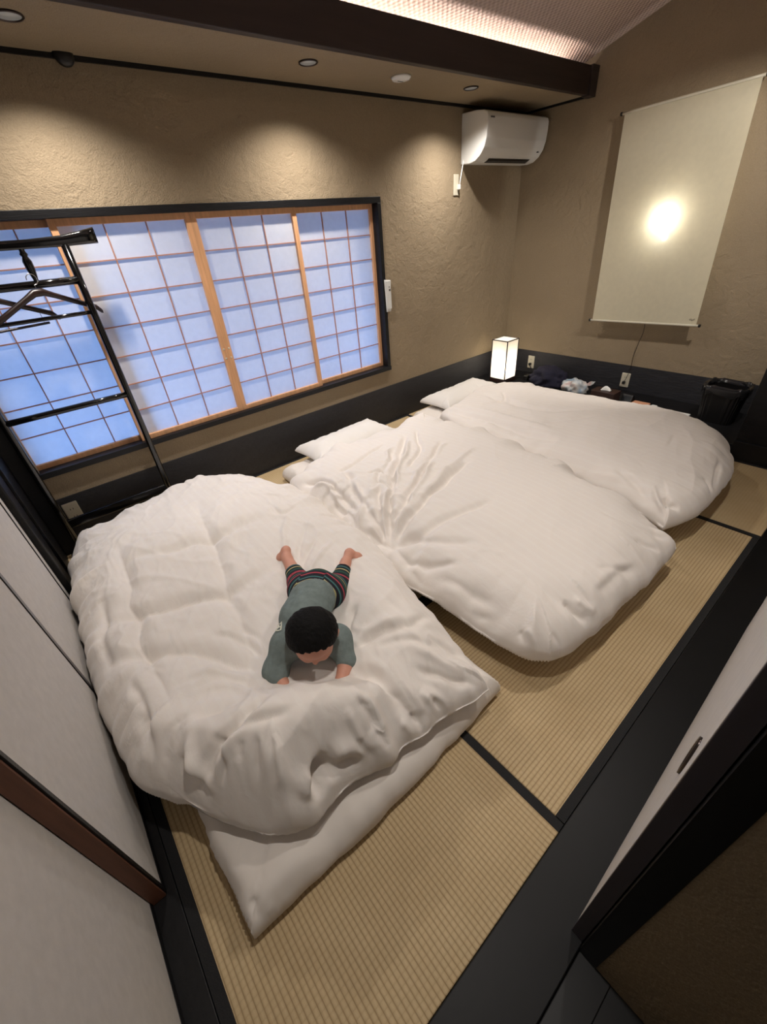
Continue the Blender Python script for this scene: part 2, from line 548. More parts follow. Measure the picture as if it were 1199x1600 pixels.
tag(box('wall_corridor', 0.415, 0.60, -1.6, -0.103, -0.055, 2.4, M_PLASTER), 'dim brown corridor wall beside the doorway', None, None, S)
tag(boxes('wall_corridor_end', [(-0.75, 0.6, -1.72, -1.6, -0.1, 2.4), (-0.75, -0.6, -1.6, -0.05, -0.1, 2.4)], M_PLASTER), 'corridor walls behind the doorway', None, None, S)
tag(box('ceiling_corridor', -0.75, 0.6, -1.6, -0.19, 2.4, 2.5, M_PLASTER), 'corridor ceiling', None, None, S)
tag(box('baseboard_back', XL, XR, YB - 0.008, YB, -0.05, 0.318, M_BOARD), 'charcoal dado band below the paper window', None, None, S)
tag(box('baseboard_right', XR - 0.008, XR, 0.4, YB - 0.008, 0.0, 0.312, M_BOARD), 'charcoal dado band behind the black ledge', None, None, S)
pil = box('trim_6', 3.30, XR, 0.0, 0.475, -0.055, 2.9, M_BLACK, bev=0.004)
tag(pil, 'black boxed pillar at the end of the ledge', None, None, S)
box('base_rail', 3.285, 3.301, 0.0, 0.475, 0.0, 0.125, M_BLACK, pil, 0.002)

# ------------------------------------------------------------------ ceilings and beam
tag(box('ceiling_soffit', -0.75, XR, 2.19, YB, ZS, ZS + 0.05, M_PLASTER), 'low brown plaster ceiling strip over the window', None, None, S)
sl = 0.29
zc = lambda y: 2.306 + sl * (2.263 - y)
ridge = 1.41
prism('ceiling', [(2.36, zc(2.36)), (ridge, zc(ridge)), (0.46, zc(2.36)), (0.46, zc(2.36) + 0.1), (ridge, zc(ridge) + 0.1), (2.36, zc(2.36) + 0.1)], 0, -0.75, XR, M_CEIL)
tag(box('ceiling_soffit_front', -0.75, XR, -0.075, 0.63, ZS, ZS + 0.05, M_PLASTER), 'low brown plaster ceiling strip over the threshold', None, None, S)
tag(box('trim_15', -0.75, XR, 0.615, 0.655, 2.112, 2.262, M_BEAM, bev=0.003), 'dark brown beam over the foot of the futons', None, None, S)
tag(bpy.data.objects['ceiling'], 'sloping woven ceiling lit by the hidden strip', None, None, S)
beam = box('trim_7', -0.75, XR - 0.09, 2.165, 2.205, 2.112, 2.262, M_BEAM, bev=0.003)
tag(beam, 'dark brown beam hiding the strip light', None, None, S)
box('beam_end', XR - 0.09, XR, 2.150, 2.21, 2.105, 2.266, M_BEAM, beam, 0.003)
cornice = box('trim_8', -0.6, XR, YB - 0.012, YB, ZS - 0.016, ZS, M_BLACK)
tag(cornice, 'thin black line moulding where wall meets low ceiling', None, None, S)
tag(box('trim_9', XR - 0.012, XR, 2.21, YB - 0.012, ZS - 0.014, ZS, M_BLACK), 'thin black moulding on the wall beside the air conditioner', None, None, S)
strip = box('led_strip', -0.7, 3.62, 2.255, 2.275, 2.178, 2.188, mat('strip_glow', (255, 240, 230), 0.5, emit=(1.0, 0.85, 0.77), estr=STRIP_E))
tag(strip, 'glowing strip light hidden behind the dark brown beam', 'strip light')
tag(box('led_strip', -0.7, 3.62, 0.545, 0.565, 2.178, 2.188, bpy.data.materials['strip_glow']), 'unseen strip light added behind the front beam to brighten the ceiling', 'strip light')  # added out of view to brighten the sloping ceiling

# ------------------------------------------------------------------ paper window
win = empty('window_1', (1.0, YB, 0.5))
tag(win, 'wide window with four sliding paper lattice panels', None, None, S)
fy0, fy1 = YB - 0.014, YB + 0.13
box('window_frame', WX0, WX1, fy0, fy1, WZ1 - 0.035, WZ1, M_BLACK, win, 0.002)
box('window_frame', WX0, WX1, fy0 - 0.006, fy1, WZ0, WZ0 + 0.032, M_BLACK, win, 0.002)
box('window_frame', WX1 - 0.030, WX1, fy0, fy1, WZ0 + 0.032, WZ1 - 0.035, M_BLACK, win, 0.002)
box('window_frame', WX0, WX0 + 0.010, fy0, fy1, WZ0 + 0.032, WZ1 - 0.035, M_BLACK, win, 0.002)


def shoji(ix0, y, label, pull=None):
    """panel of 3 x 7 paper panes; ix0 = inner left edge; y = room-side face"""
    iw = 0.593
    ix1 = ix0 + iw
    z0, z1 = 0.512, 1.553
    st, d = 0.030, 0.026
    fr = boxes('shoji_panel', [(ix0 - st, ix0, y, y + d, z0 - 0.028, z1 + 0.03), (ix1, ix1 + st, y, y + d, z0 - 0.028, z1 + 0.03),
                               (ix0, ix1, y, y + d, z0 - 0.028, z0), (ix0, ix1, y, y + d, z1, z1 + 0.03)], M_CEDAR, win, 0.0015)
    tag(fr, label)
    lw = 0.0055
    xs = [ix0 + iw * k / 3 for k in range(4)]
    zs = [z0 + (z1 - z0) * k / 7 for k in range(8)]
    for x in xs[1:3]:
        box('lattice_bar', x - lw / 2, x + lw / 2, y + 0.011, y + 0.019, z0, z1, M_LATT, fr)
    for z in zs[1:7]:
        box('lattice_bar', ix0, ix1, y + 0.012, y + 0.019, z - lw / 2, z + lw / 2, M_LATT, fr)
    for i in range(3):
        for j in range(7):
            yy = y + 0.0195
            xa, xb = xs[i] - (0.003 if i == 0 else 0), xs[i + 1] + (0.003 if i == 2 else 0)
            za, zb = zs[j] - (0.003 if j == 0 else 0), zs[j + 1] + (0.003 if j == 6 else 0)
            fromdata('pane', [(xa, yy, za), (xb, yy, za), (xb, yy, zb), (xa, yy, zb)],
                     [(0, 1, 2, 3)], M_PAPER, fr)
    if pull is not None:
        for dz in (0.0, 0.055):
            lathe('finger_pull', [(0.0001, -0.0006), (0.006, -0.0006), (0.006, 0.001), (0.0001, 0.001)], (pull, y, 0.83 + dz), M_IVORY, fr, 12, 1)


shoji(-0.213, YB + 0.050, 'leftmost paper panel in the window')
shoji(0.345, YB + 0.014, 'paper panel left of the middle joint', 0.345 + 0.593 + 0.012)
shoji(0.998, YB + 0.014, 'paper panel right of the middle joint', 0.998 - 0.015)
shoji(1.640, YB + 0.050, 'rightmost paper panel in the window')
# outside: unseen overhang, floor and wall added to grade sky light on the paper
tag(box('added_eave', -2.5, 5.5, YB + 0.14, YB + 1.25, 1.68, 1.76, M_BEAM), 'unseen dark overhang added outside to shade the top of the paper window', 'added_eave')
tag(box('sky_bounce_floor', -2.5, 5.5, YB + 0.14, YB + 1.3, 0.30, 0.36, mat('pale_concrete', (196, 196, 196), 0.8)), 'unseen pale floor added outside to reflect sky onto the paper window', 'balcony')  # added reflector, brightens the lower panes
tag(box('sky_blocking_wall', 0.62, 2.15, YB + 1.5, YB + 1.7, -3.0, 2.1, mat('grey_render', (120, 122, 126), 0.9, bump=0.2, scale=60)), 'unseen grey wall added outside to block sky from the middle paper panels', 'wall')  # added blocker, leaves the leftmost panel bluer
tag(box('ground_outside', -30, 30, YB + 0.2, 40, -3.2, -3.0, mat('dark_asphalt', (70, 72, 76), 0.9, bump=0.2, scale=30)), 'dark street level outside', None, None, S)

# ------------------------------------------------------------------ left side: white sliding panels (fusuma)


def fusuma(name, y0, y1, xf, label, s0=0.0, s1=0.0, edge0=None, handle=None, m0=None):
    """panel whose room face lies at x = xf"""
    d = empty(name, (xf, y0, 0.006))
    tag(d, label, None, None, S)
    th = 0.030
    box('panel', xf - th + 0.004, xf, y0 + s0, y1 - s1, 0.03, 1.78, M_FUS, d)
    box('bottom_rail', xf - th, xf + 0.0015, y0, y1, 0.006, 0.03, M_BLACK, d, 0.001)
    box('top_rail', xf - th, xf + 0.002, y0, y1, 1.78, 1.80, M_BLACK, d, 0.001)
    if s0:
        box('stile', xf - th, xf + 0.003, y0, y0 + s0, 0.03, 1.78, m0 or M_BLACK, d, 0.001)
    if s1:
        box('stile', xf - th, xf + 0.003, y1 - s1, y1, 0.03, 1.78, M_BLACK, d, 0.001)
    if edge0:
        box('edge_board', xf - th - 0.004, xf - 0.001, y0 - 0.006, y0, 0.006, 1.80, M_EDGE, d, 0.001)
    if handle:
        lathe('door_pull', [(0.0001, 0.001), (0.024, 0.001), (0.028, 0.003), (0.030, 0.0), (0.030, -0.002), (0.0001, -0.002)], (xf, handle[0], handle[1]), M_BRONZE, d, 24, 0)
    return d


fusuma('door_1', 0.703, 1.360, XL, 'white paper sliding panel with a reddish edge board beside the nearest futon', 0.012, 0.004, True, (0.738, 0.785))
fusuma('door_2', 1.365, 1.990, XL - 0.002, 'white paper sliding panel with sheen-grey stile beyond the first one', 0.024, 0.010, handle=None,
       m0=mat('lacquer_sheen_grey', (74, 70, 76), 0.3))  # reflection on the lacquer put into a grey base colour
fusuma('door_3', 1.995, 2.075, XL - 0.004, 'narrow strip of white sliding panel next to the black corner', 0.0, 0.006)
fusuma('door_4', 0.02, 0.760, XL - 0.036, 'white paper sliding panel nearest the doorway, set back behind the edge board', 0.004, 0.02)
tag(box('trim_10', XL - 0.10, XL + 0.020, 2.075, 2.125, 0.0, 2.6, M_BLACK, bev=0.006), 'rounded black post beside the white sliding panels', None, None, S)
pnl = box('wall_left_corner', XL - 0.10, XL + 0.004, 2.125, YB, 0.0, 2.6, M_BLACK)
tag(pnl, 'black panelled wall at the corner behind the garment rack', None, None, S)
box('batten', XL + 0.004, XL + 0.016, 2.33, 2.352, 0.0, 2.12, M_BLACK, pnl, 0.002)
box('batten', XL + 0.004, -0.2365, 2.665, YB - 0.014, 0.0, 2.12, M_BLACK, pnl, 0.002)
tag(box('trim_11', XL - 0.10, XL - 0.036, -0.12, 0.02, 0.0, 2.4, M_BLACK), 'black jamb left of the doorway', None, None, S)
tag(box('trim_12', XL - 0.10, XL + 0.02, -0.03, 2.075, 1.805, 1.86, M_BLACK), 'black head rail over the sliding panels', None, None, S)
tag(box('wall_left_closet', XL - 0.44, XL - 0.36, -0.2, YB, -0.1, 1.80, M_PLASTER), 'closet back behind the sliding panels', None, None, S)

# ------------------------------------------------------------------ right foreground: sliding door in the front wall
dr = empty('door_5', (0.43, -0.05, 0.004))
tag(dr, 'white paper sliding door with a bronze pull at the lower right', None, None, S)
box('panel', 0.436, 1.75, -0.060, -0.036, 0.004, 1.80, M_FUS, dr)
box('stile', 0.428, 0.436, -0.062, -0.0345, 0.004, 1.80, mat('lacquer_sheen_grey', (74, 70, 76), 0.3), dr, 0.001)
# oval pull: shallow bronze dish with a raised rim
vs, fs = [], []
for (k, (rx, dy)) in enumerate([(1.0, 0.0), (1.0, 0.0035), (0.86, 0.0035), (0.74, 0.0005), (0.02, 0.0005)]):
    for i in range(32):
        a = 2 * math.pi * i / 32
        vs.append((0.530 + 0.024 * rx * math.cos(a), -0.036 + dy, 0.718 + 0.047 * rx * math.sin(a)))
for k in range(4):
    for i in range(32):
        fs.append((k * 32 + i, k * 32 + (i + 1) % 32, (k + 1) * 32 + (i + 1) % 32, (k + 1) * 32 + i))
fs.append(tuple(128 + i for i in range(32)))
fromdata('door_pull', vs, fs, M_BRONZE, dr, True)
d6 = empty('door_6', (1.75, -0.05, 0.004))
tag(d6, 'second white paper sliding door further along the threshold', None, None, S)
box('panel', 1.75, 3.30, -0.064, -0.040, 0.004, 1.80, M_FUS, d6)
tag(box('trim_13', 0.4125, 0.60, -0.1035, -0.064, -0.006, 2.4, M_DARK), 'black door post on the right of the doorway', None, None, S)
tag(box('trim_14', XL, 3.30, -0.075, -0.03, 1.80, 1.86, M_BLACK), 'black head rail over the doorway', None, None, S)
tag(box('corridor_floor', -0.6, 0.415, -1.6, -0.1395, -0.055, -0.0075, M_DARK), 'dark corridor floorboards', None, None, S)

# ------------------------------------------------------------------ low ceiling fittings


def downlight(x, y, label, group='downlights in the low ceiling over the window', power=DOWN_W, aim=None):
    t = empty('downlight', (x, y, ZS))
    tag(t, label, 'ceiling light', group)
    lathe('rim', [(0.046, 0.0), (0.0475, -0.004), (0.044, -0.007), (0.040, -0.005), (0.040, 0.0)], (x, y, ZS), M_BRONZE, t)
    lathe('lens', [(0.0001, -0.001), (0.0395, -0.001), (0.0395, -0.003), (0.0001, -0.004)], (x, y, ZS), mat('frosted_lens', (150, 152, 148), 0.25, emit=(1, 0.95, 0.88), estr=0.06), t)
    spot('downlight_lamp', (x, y, ZS - 0.010), aim or (x, y, 0), power, 84 if aim else 136, 0.55 if aim else 1.0, t)


downlight(0.424, 2.405, 'round downlight at the upper left edge of the photo')
downlight(1.621, 2.405, 'round downlight above the middle of the paper window')
downlight(2.828, 2.405, 'round downlight nearest the air conditioner')
sd = empty('smoke_detector', (2.23, 2.405, ZS))
tag(sd, 'flat white round detector between two downlights', 'smoke detector')
lathe('cover', [(0.056, 0.0), (0.056, -0.006), (0.048, -0.014), (0.020, -0.018), (0.0001, -0.018)], (2.23, 2.405, ZS), M_WHITE, sd)
for a in (0.6, 2.5):
    box('slot', 2.23 + 0.010 * math.cos(a) - 0.012, 2.23 + 0.010 * math.cos(a) + 0.012, 2.405 + 0.01 * math.sin(a) - 0.0015, 2.405 + 0.01 * math.sin(a) + 0.0015, ZS - 0.0195, ZS - 0.017, M_DARK, sd)
tag(lathe('junction_cap', [(0.0001, 0.0), (0.036, 0.0), (0.039, -0.008), (0.036, -0.020), (0.022, -0.027), (0.0001, -0.029)], (0.62, YB - 0.012, ZS - 0.004), M_DARK, None, 28, 1),
    'round black cap on the thin ceiling moulding', 'junction box')
# matching row over the front threshold, behind the top of the picture
for fw_, (fx, lb) in zip(FRONT_W, ((0.424, 'front downlight above the nearest futon foot'), (1.621, 'front downlight above the middle futon foot'), (2.828, 'front downlight above the farthest futon foot'))):
    downlight(fx, 0.45, lb, 'downlights in the front low ceiling', fw_, (3.85, 1.35, 1.0) if fx > 2 else None)
cl = empty('corridor_light', (-0.1, -0.85, 2.40))
tag(cl, 'small round ceiling light in the corridor behind the doorway', 'ceiling light')
lathe('rim', [(0.046, 0.0), (0.048, -0.004), (0.040, -0.006), (0.040, 0.0)], (-0.1, -0.85, 2.40), M_BRONZE, cl)
spot('corridor_lamp', (-0.1, -0.85, 2.385), (-0.1, -0.85, 0), 3.5, 150, 1.0, cl)

# ------------------------------------------------------------------ air conditioner
ax0, ax1 = 3.115, 3.868
ac = empty('air_conditioner', (ax0, YB, 1.79))
tag(ac, 'white wall air conditioner high in the corner', 'air conditioner')
prof = [(YB, 1.790), (2.640, 1.786), (2.590, 1.795), (2.545, 1.822), (2.512, 1.862), (2.494, 1.915), (2.487, 1.985), (2.487, 2.030), (2.496, 2.052), (2.525, 2.064), (2.600, 2.074), (YB, 2.078)]
prism('body', prof, 0, ax0, ax1, M_WHITE, ac, 0.006)
# outlet slot following the lower front curve
aco = prism('air_outlet', [(2.606, 1.7935), (2.566, 1.8125), (2.563, 1.808), (2.603, 1.7885)], 0, ax0 + 0.13, ax1 - 0.10, M_DARK, ac)
prism('louver', [(2.590, 1.7955), (2.580, 1.8005), (2.5785, 1.7975), (2.5885, 1.7925)], 0, ax0 + 0.14, ax1 - 0.11, mat('grey_plastic', (70, 70, 70), 0.5), aco)
for k in range(7):
    box('maker_mark', ax0 + 0.030 + 0.0065 * k, ax0 + 0.0345 + 0.0065 * k, 2.4855, 2.4875, 2.018, 2.027, mat('mark_grey', (90, 90, 92), 0.5), ac)
box('sensor', ax1 - 0.075, ax1 - 0.055, 2.516, 2.530, 1.846, 1.853, M_DARK, ac)
tag(bpy.data.objects['sensor'], 'dark sensor window')
pl = empty('socket_plate', (3.06, YB, 1.67))
tag(pl, 'tall white socket plate on the wall below the air conditioner', 'wall socket')
box('plate', 3.034, 3.090, YB - 0.008, YB, 1.605, 1.735, M_IVORY, pl, 0.003)
box('plug', 3.068, 3.086, YB - 0.034, YB - 0.008, 1.640, 1.672, M_WHITE, pl, 0.004)
tube('power_cord', [(3.077, YB - 0.030, 1.672), (3.080, YB - 0.034, 1.71), (3.098, YB - 0.03, 1.76), (3.112, YB - 0.026, 1.80), (3.122, YB - 0.02, 1.83)], 0.0042, M_WHITE, ac)
rm = empty('remote_holder', (2.297, YB, 0.89))
tag(rm, 'slim white remote control on the wall beside the window', 'remote control')
bmv = [(2.269, 1.117), (2.331, 1.110), (2.318, 0.896), (2.276, 0.896)]
prism('holder', [(x, z) for x, z in bmv], 1, YB - 0.020, YB - 0.001, M_WHITE, rm, 0.003)
rmb = box('remote', 2.276, 2.322, YB - 0.027, YB - 0.018, 0.915, 1.108, mat('remote_white', (214, 214, 210), 0.4), rm, 0.003)
box('button', 2.300, 2.316, YB - 0.029, YB - 0.0265, 1.040, 1.052, mat('grey_plastic', (70, 70, 70), 0.5), rmb, 0.0006, 1)
box('button', 2.300, 2.308, YB - 0.029, YB - 0.0265, 1.064, 1.070, mat('grey_plastic', (70, 70, 70), 0.5), rmb, 0.0006, 1)


# ------------------------------------------------------------------ sockets on the dado
def socket_back(x, z, label):
    t = empty('wall_socket', (x, YB - 0.008, z))
    tag(t, label, 'wall socket', 'ivory sockets on the dado')
    pt = box('plate', x - 0.038, x + 0.038, YB - 0.018, YB - 0.008, z - 0.058, z + 0.058, M_IVORY, t, 0.005)
    for dz in (0.018, -0.030):
        for dx in (-0.007, 0.007):
            box('slot', x + dx - 0.0015, x + dx + 0.0015, YB - 0.0186, YB - 0.0175, z + dz - 0.005, z + dz + 0.005, M_DARK, pt)


def socket_right(y, z, label):
    t = empty('wall_socket', (XR - 0.008, y, z))
    tag(t, label, 'wall socket', 'ivory sockets on the dado')
    pt = box('plate', XR - 0.018, XR - 0.008, y - 0.036, y + 0.036, z - 0.060, z + 0.060, M_IVORY, t, 0.005)
    for dy in (-0.006, 0.006):
        box('slot', XR - 0.0186, XR - 0.0175, y + dy - 0.0013, y + dy + 0.0013, z + 0.020, z + 0.030, M_DARK, pt)
    box('plug', XR - 0.045, XR - 0.018, y - 0.011, y + 0.011, z - 0.028, z - 0.006, M_DARK, t, 0.004)


socket_back(-0.172, 0.226, 'square ivory socket in the corner under the garment rack')
socket_right(1.458, 0.190, 'ivory socket on the dado under the hanging cloth')
socket_right(2.395, 0.205, 'ivory socket on the dado beside the square paper lamp')

# ------------------------------------------------------------------ hanging cloth with lamp behind
sc = empty('hanging_scroll', (3.81, 1.49, 0.64))
tag(sc, 'plain cream hanging cloth lit from behind on the brown wall', 'hanging scroll')


def scroll_pt(u, v):
    """u 0..1 left to right, v 0..1 bottom to top"""
    x = 3.812 - 0.010 * (1 - v) + 0.012 * v + 0.004 * math.sin(3.1 * u) * math.sin(2.0 * v)
    tl, tr, bl, br = SCQ
    y = (1 - v) * ((1 - u) * bl[0] + u * br[0]) + v * ((1 - u) * tl[0] + u * tr[0])
    z = (1 - v) * ((1 - u) * bl[1] + u * br[1]) + v * ((1 - u) * tl[1] + u * tr[1])
    return (x, y, z)


def on_x(px, py, x):
    d = ROT.T @ np.array([px - 599.5, py - 800.0, FPX])
    p = CAMP + d * (x / d[0])
    return (p[1], p[2])


SCQ = (on_x(977, 177, 3.824), on_x(1194, 117, 3.824), on_x(926, 500, 3.802), on_x(1088, 509, 3.802))
vs, fs = [], []
NU, NV = 24, 40
for j in range(NV + 1):
    for i in range(NU + 1):
        vs.append(scroll_pt(i / NU, j / NV))
for j in range(NV):
    for i in range(NU):
        a = j * (NU + 1) + i
        fs.append((a, a + 1, a + NU + 2, a + NU + 1))
fromdata('cloth', vs, fs, M_SCROLL, sc, True)
for v, nm in ((0.0, 'bottom_rod'), (1.0, 'top_rod')):
    a, b = np.array(scroll_pt(-0.02, v)), np.array(scroll_pt(1.02, v))
    rod = tube(nm, [a, (a + b) / 2, b], 0.008, M_IVORY, sc, 10, 4)
    for p, q in ((a, b), (b, a)):
        e = p + (p - q) / np.linalg.norm(p - q) * 0.012
        tube('rod_end', [p, e], 0.011, M_DARK, rod, 10, 0)
for k in range(5):
    y, z = SCQ[3][0] + 0.055 - 0.007 * k, SCQ[3][1] + 0.035 + 0.004 * math.sin(k * 2.1)
    tube('signature', [(3.7995, y, z), (3.7995, y - 0.004, z + 0.007), (3.7995, y - 0.006, z - 0.002)], 0.0008, M_BRONZE, sc, 5, 3)
# wall lamp behind the cloth
by, bz = on_x(1043, 342, 3.875)
wl = empty('wall_lamp', (XR, by, bz))
tag(wl, 'small wall lamp glowing through the hanging cream cloth', 'wall lamp')
lathe('base', [(0.0001, -0.005), (0.058, -0.005), (0.060, -0.002), (0.060, 0.0), (0.0001, 0.0)], (XR, by, bz), M_WHITE, wl, 24, 0)
M_BULB = mat('bulb_glow', (255, 250, 240), 0.3, emit=(1.0, 0.97, 0.90), estr=190.0)
bm = bmesh.new(); bmesh.ops.create_uvsphere(bm, u_segments=20, v_segments=14, radius=0.022)
bmesh.ops.translate(bm, verts=bm.verts, vec=(3.872, by, bz)); me = bpy.data.meshes.new('bulb'); bm.to_mesh(me); bm.free()
link('bulb', me, M_BULB, wl, True)
bm = bmesh.new(); bmesh.ops.create_uvsphere(bm, u_segments=20, v_segments=14, radius=0.019)
y2, z2 = on_x(1039, 371, 3.875)
bmesh.ops.translate(bm, verts=bm.verts, vec=(3.874, y2, z2)); me = bpy.data.meshes.new('bulb'); bm.to_mesh(me); bm.free()
link('bulb', me, mat('bulb_dim', (255, 250, 240), 0.3, emit=(0.86, 0.93, 1.0), estr=14.0), wl, True)
tube('lamp_arm', [(XR - 0.02, by, bz), (XR - 0.035, by, bz - 0.02), (XR - 0.028, y2, z2 + 0.01)], 0.005, M_WHITE, wl, 8, 5)
tube('lamp_cord', [(XR - 0.01, by - 0.0, bz - 0.04), (XR - 0.012, by + 0.02, 0.9), (XR - 0.02, 1.412, 0.63), (XR - 0.02, 1.425, 0.50), (XR - 0.012, 1.440, 0.40), (XR - 0.016, 1.436, 0.31), (XR - 0.03, 1.445, 0.22), (XR - 0.04, 1.457, 0.174)], 0.0022, M_BRONZE, wl)

# ------------------------------------------------------------------ square paper floor lamp
lx, ly, lz = 3.425, 2.375, 0.135
lw_ = 0.170
lh = 0.355
lp = empty('paper_lamp', (lx + lw_ / 2, ly + lw_ / 2, 0.10))
tag(lp, 'glowing square paper lamp in the corner by the wall', 'floor lamp')
box('base', lx - 0.004, lx + lw_ + 0.004, ly - 0.004, ly + lw_ + 0.004, 0.100, lz, M_WOODBOX, lp, 0.003)
e = 0.003
q = [(lx, ly), (lx + lw_, ly), (lx + lw_, ly + lw_), (lx, ly + lw_)]
for i in range(4):
    a, b = q[i], q[(i + 1) % 4]
    fromdata('paper_side', [(*a, lz + e), (*b, lz + e), (*b, lz + lh), (*a, lz + lh)], [(0, 1, 2, 3)], M_SHADE, lp)
fromdata('paper_top', [(*p, lz + lh) for p in q], [(0, 1, 2, 3)], M_SHADE, lp)
fw = 0.0036
M_LFR = mat('dark_purple_frame', (40, 26, 40), 0.5)
for p in q:
    box('frame_bar', p[0] - fw, p[0] + fw, p[1] - fw, p[1] + fw, lz, lz + lh + fw, M_LFR, lp)
for i in range(4):
    a, b = q[i], q[(i + 1) % 4]
    for z in (lz + lh, lz + 0.002):
        box('frame_bar', min(a[0], b[0]) - fw, max(a[0], b[0]) + fw, min(a[1], b[1]) - fw, max(a[1], b[1]) + fw, z - fw, z + fw, M_LFR, lp)
point('lamp_bulb', (lx + lw_ / 2, ly + lw_ / 2, lz + 0.13), LAMP_W, lp, 0.03, (1.0, 0.92, 0.82))
tube('lamp_flex', [(lx + lw_, ly + 0.06, 0.115), (3.70, 2.36, 0.108), (3.78, 2.30, 0.115), (3.84, 2.36, 0.16), (XR - 0.045, 2.395, 0.188)], 0.004, M_DARK, lp)
tag(box('power_adapter', 3.64, 3.71, 2.26, 2.31, 0.10, 0.145, M_DARK, bev=0.006), 'black charger block on the ledge beside the paper lamp', 'charger')


# ------------------------------------------------------------------ numeric cloth shapes
def vnoise(x, y, seed=0):
    """smooth value noise on arrays"""
    r = np.random.default_rng(seed)
    T = r.random((64, 64)) * 2 - 1
    xi, yi = np.floor(x).astype(int), np.floor(y).astype(int)
    fx, fy = x - xi, y - yi
    fx, fy = fx * fx * (3 - 2 * fx), fy * fy * (3 - 2 * fy)
    g = lambda a, b: T[a % 64, b % 64]
    return (g(xi, yi) * (1 - fx) + g(xi + 1, yi) * fx) * (1 - fy) + (g(xi, yi + 1) * (1 - fx) + g(xi + 1, yi + 1) * fx) * fy


def segdist(X, Y, pts):
    """distance to a polyline, share of its length (0..1) and side sign"""
    P = np.array(pts, float)
    L = np.r_[0, np.cumsum(np.hypot(*(P[1:] - P[:-1]).T))]
    best = np.full(X.shape, 1e9); par = np.zeros(X.shape); sgn = np.ones(X.shape)
    for i in range(len(P) - 1):
        a, b = P[i], P[i + 1]
        d = b - a; l2 = d @ d + 1e-12
        t = np.clip(((X - a[0]) * d[0] + (Y - a[1]) * d[1]) / l2, 0, 1)
        ex, ey = X - a[0] - t * d[0], Y - a[1] - t * d[1]
        ds = np.hypot(ex, ey)
        m = ds < best
        best = np.where(m, ds, best); par = np.where(m, (L[i] + t * (L[i + 1] - L[i])) / L[-1], par)
        sgn = np.where(m, np.sign(d[0] * ey - d[1] * ex), sgn)
    return best, par, sgn


def resample(P, n):
    P = np.array(P, float)
    L = np.r_[0, np.cumsum(np.linalg.norm(P[1:] - P[:-1], axis=1))]
    s = np.linspace(0, L[-1], n)
    return np.stack([np.interp(s, L, P[:, k]) for k in range(P.shape[1])], 1)


def crease(X, Y, freq, ang, stretch, seed):
    """field of thin wandering ridges, 0..1"""
    ca, sa = math.cos(ang), math.sin(ang)
    a, b = X * ca + Y * sa, -X * sa + Y * ca
    a = a + 0.10 * vnoise(X * 4, Y * 4, seed + 40); b = b + 0.05 * vnoise(X * 6 + 3, Y * 6, seed + 41)
    n = vnoise(a * freq / stretch, b * freq, seed) + 0.35 * vnoise(a * freq * 2.1 / stretch, b * freq * 2.1, seed + 1)
    return np.clip(1 - np.abs(n) * 2.2, 0, 1) ** 1.5


def fold(pts, amp, w, z=0.27, sharp=False, taper=0.25):
    """a crease that runs through the given photograph points of the cloth"""
    return (pts, amp, w, sharp, taper)


def on_cloth(pts, X, Y, Z):
    """world XY of photograph points on a cloth surface given as a grid"""
    q = np.stack([X - CAMP[0], Y - CAMP[1], Z - CAMP[2]], -1) @ ROT.T
    u, v = 599.5 + FPX * q[..., 0] / q[..., 2], 800 + FPX * q[..., 1] / q[..., 2]
    out = []
    for p in pts:
        e = np.hypot(u - p[0], v - p[1])
        k = np.where(e < e.min() + 5, q[..., 2] + 0.02 * e, 99).argmin()
        out.append((X.flat[k], Y.flat[k]))
    return np.array(out)


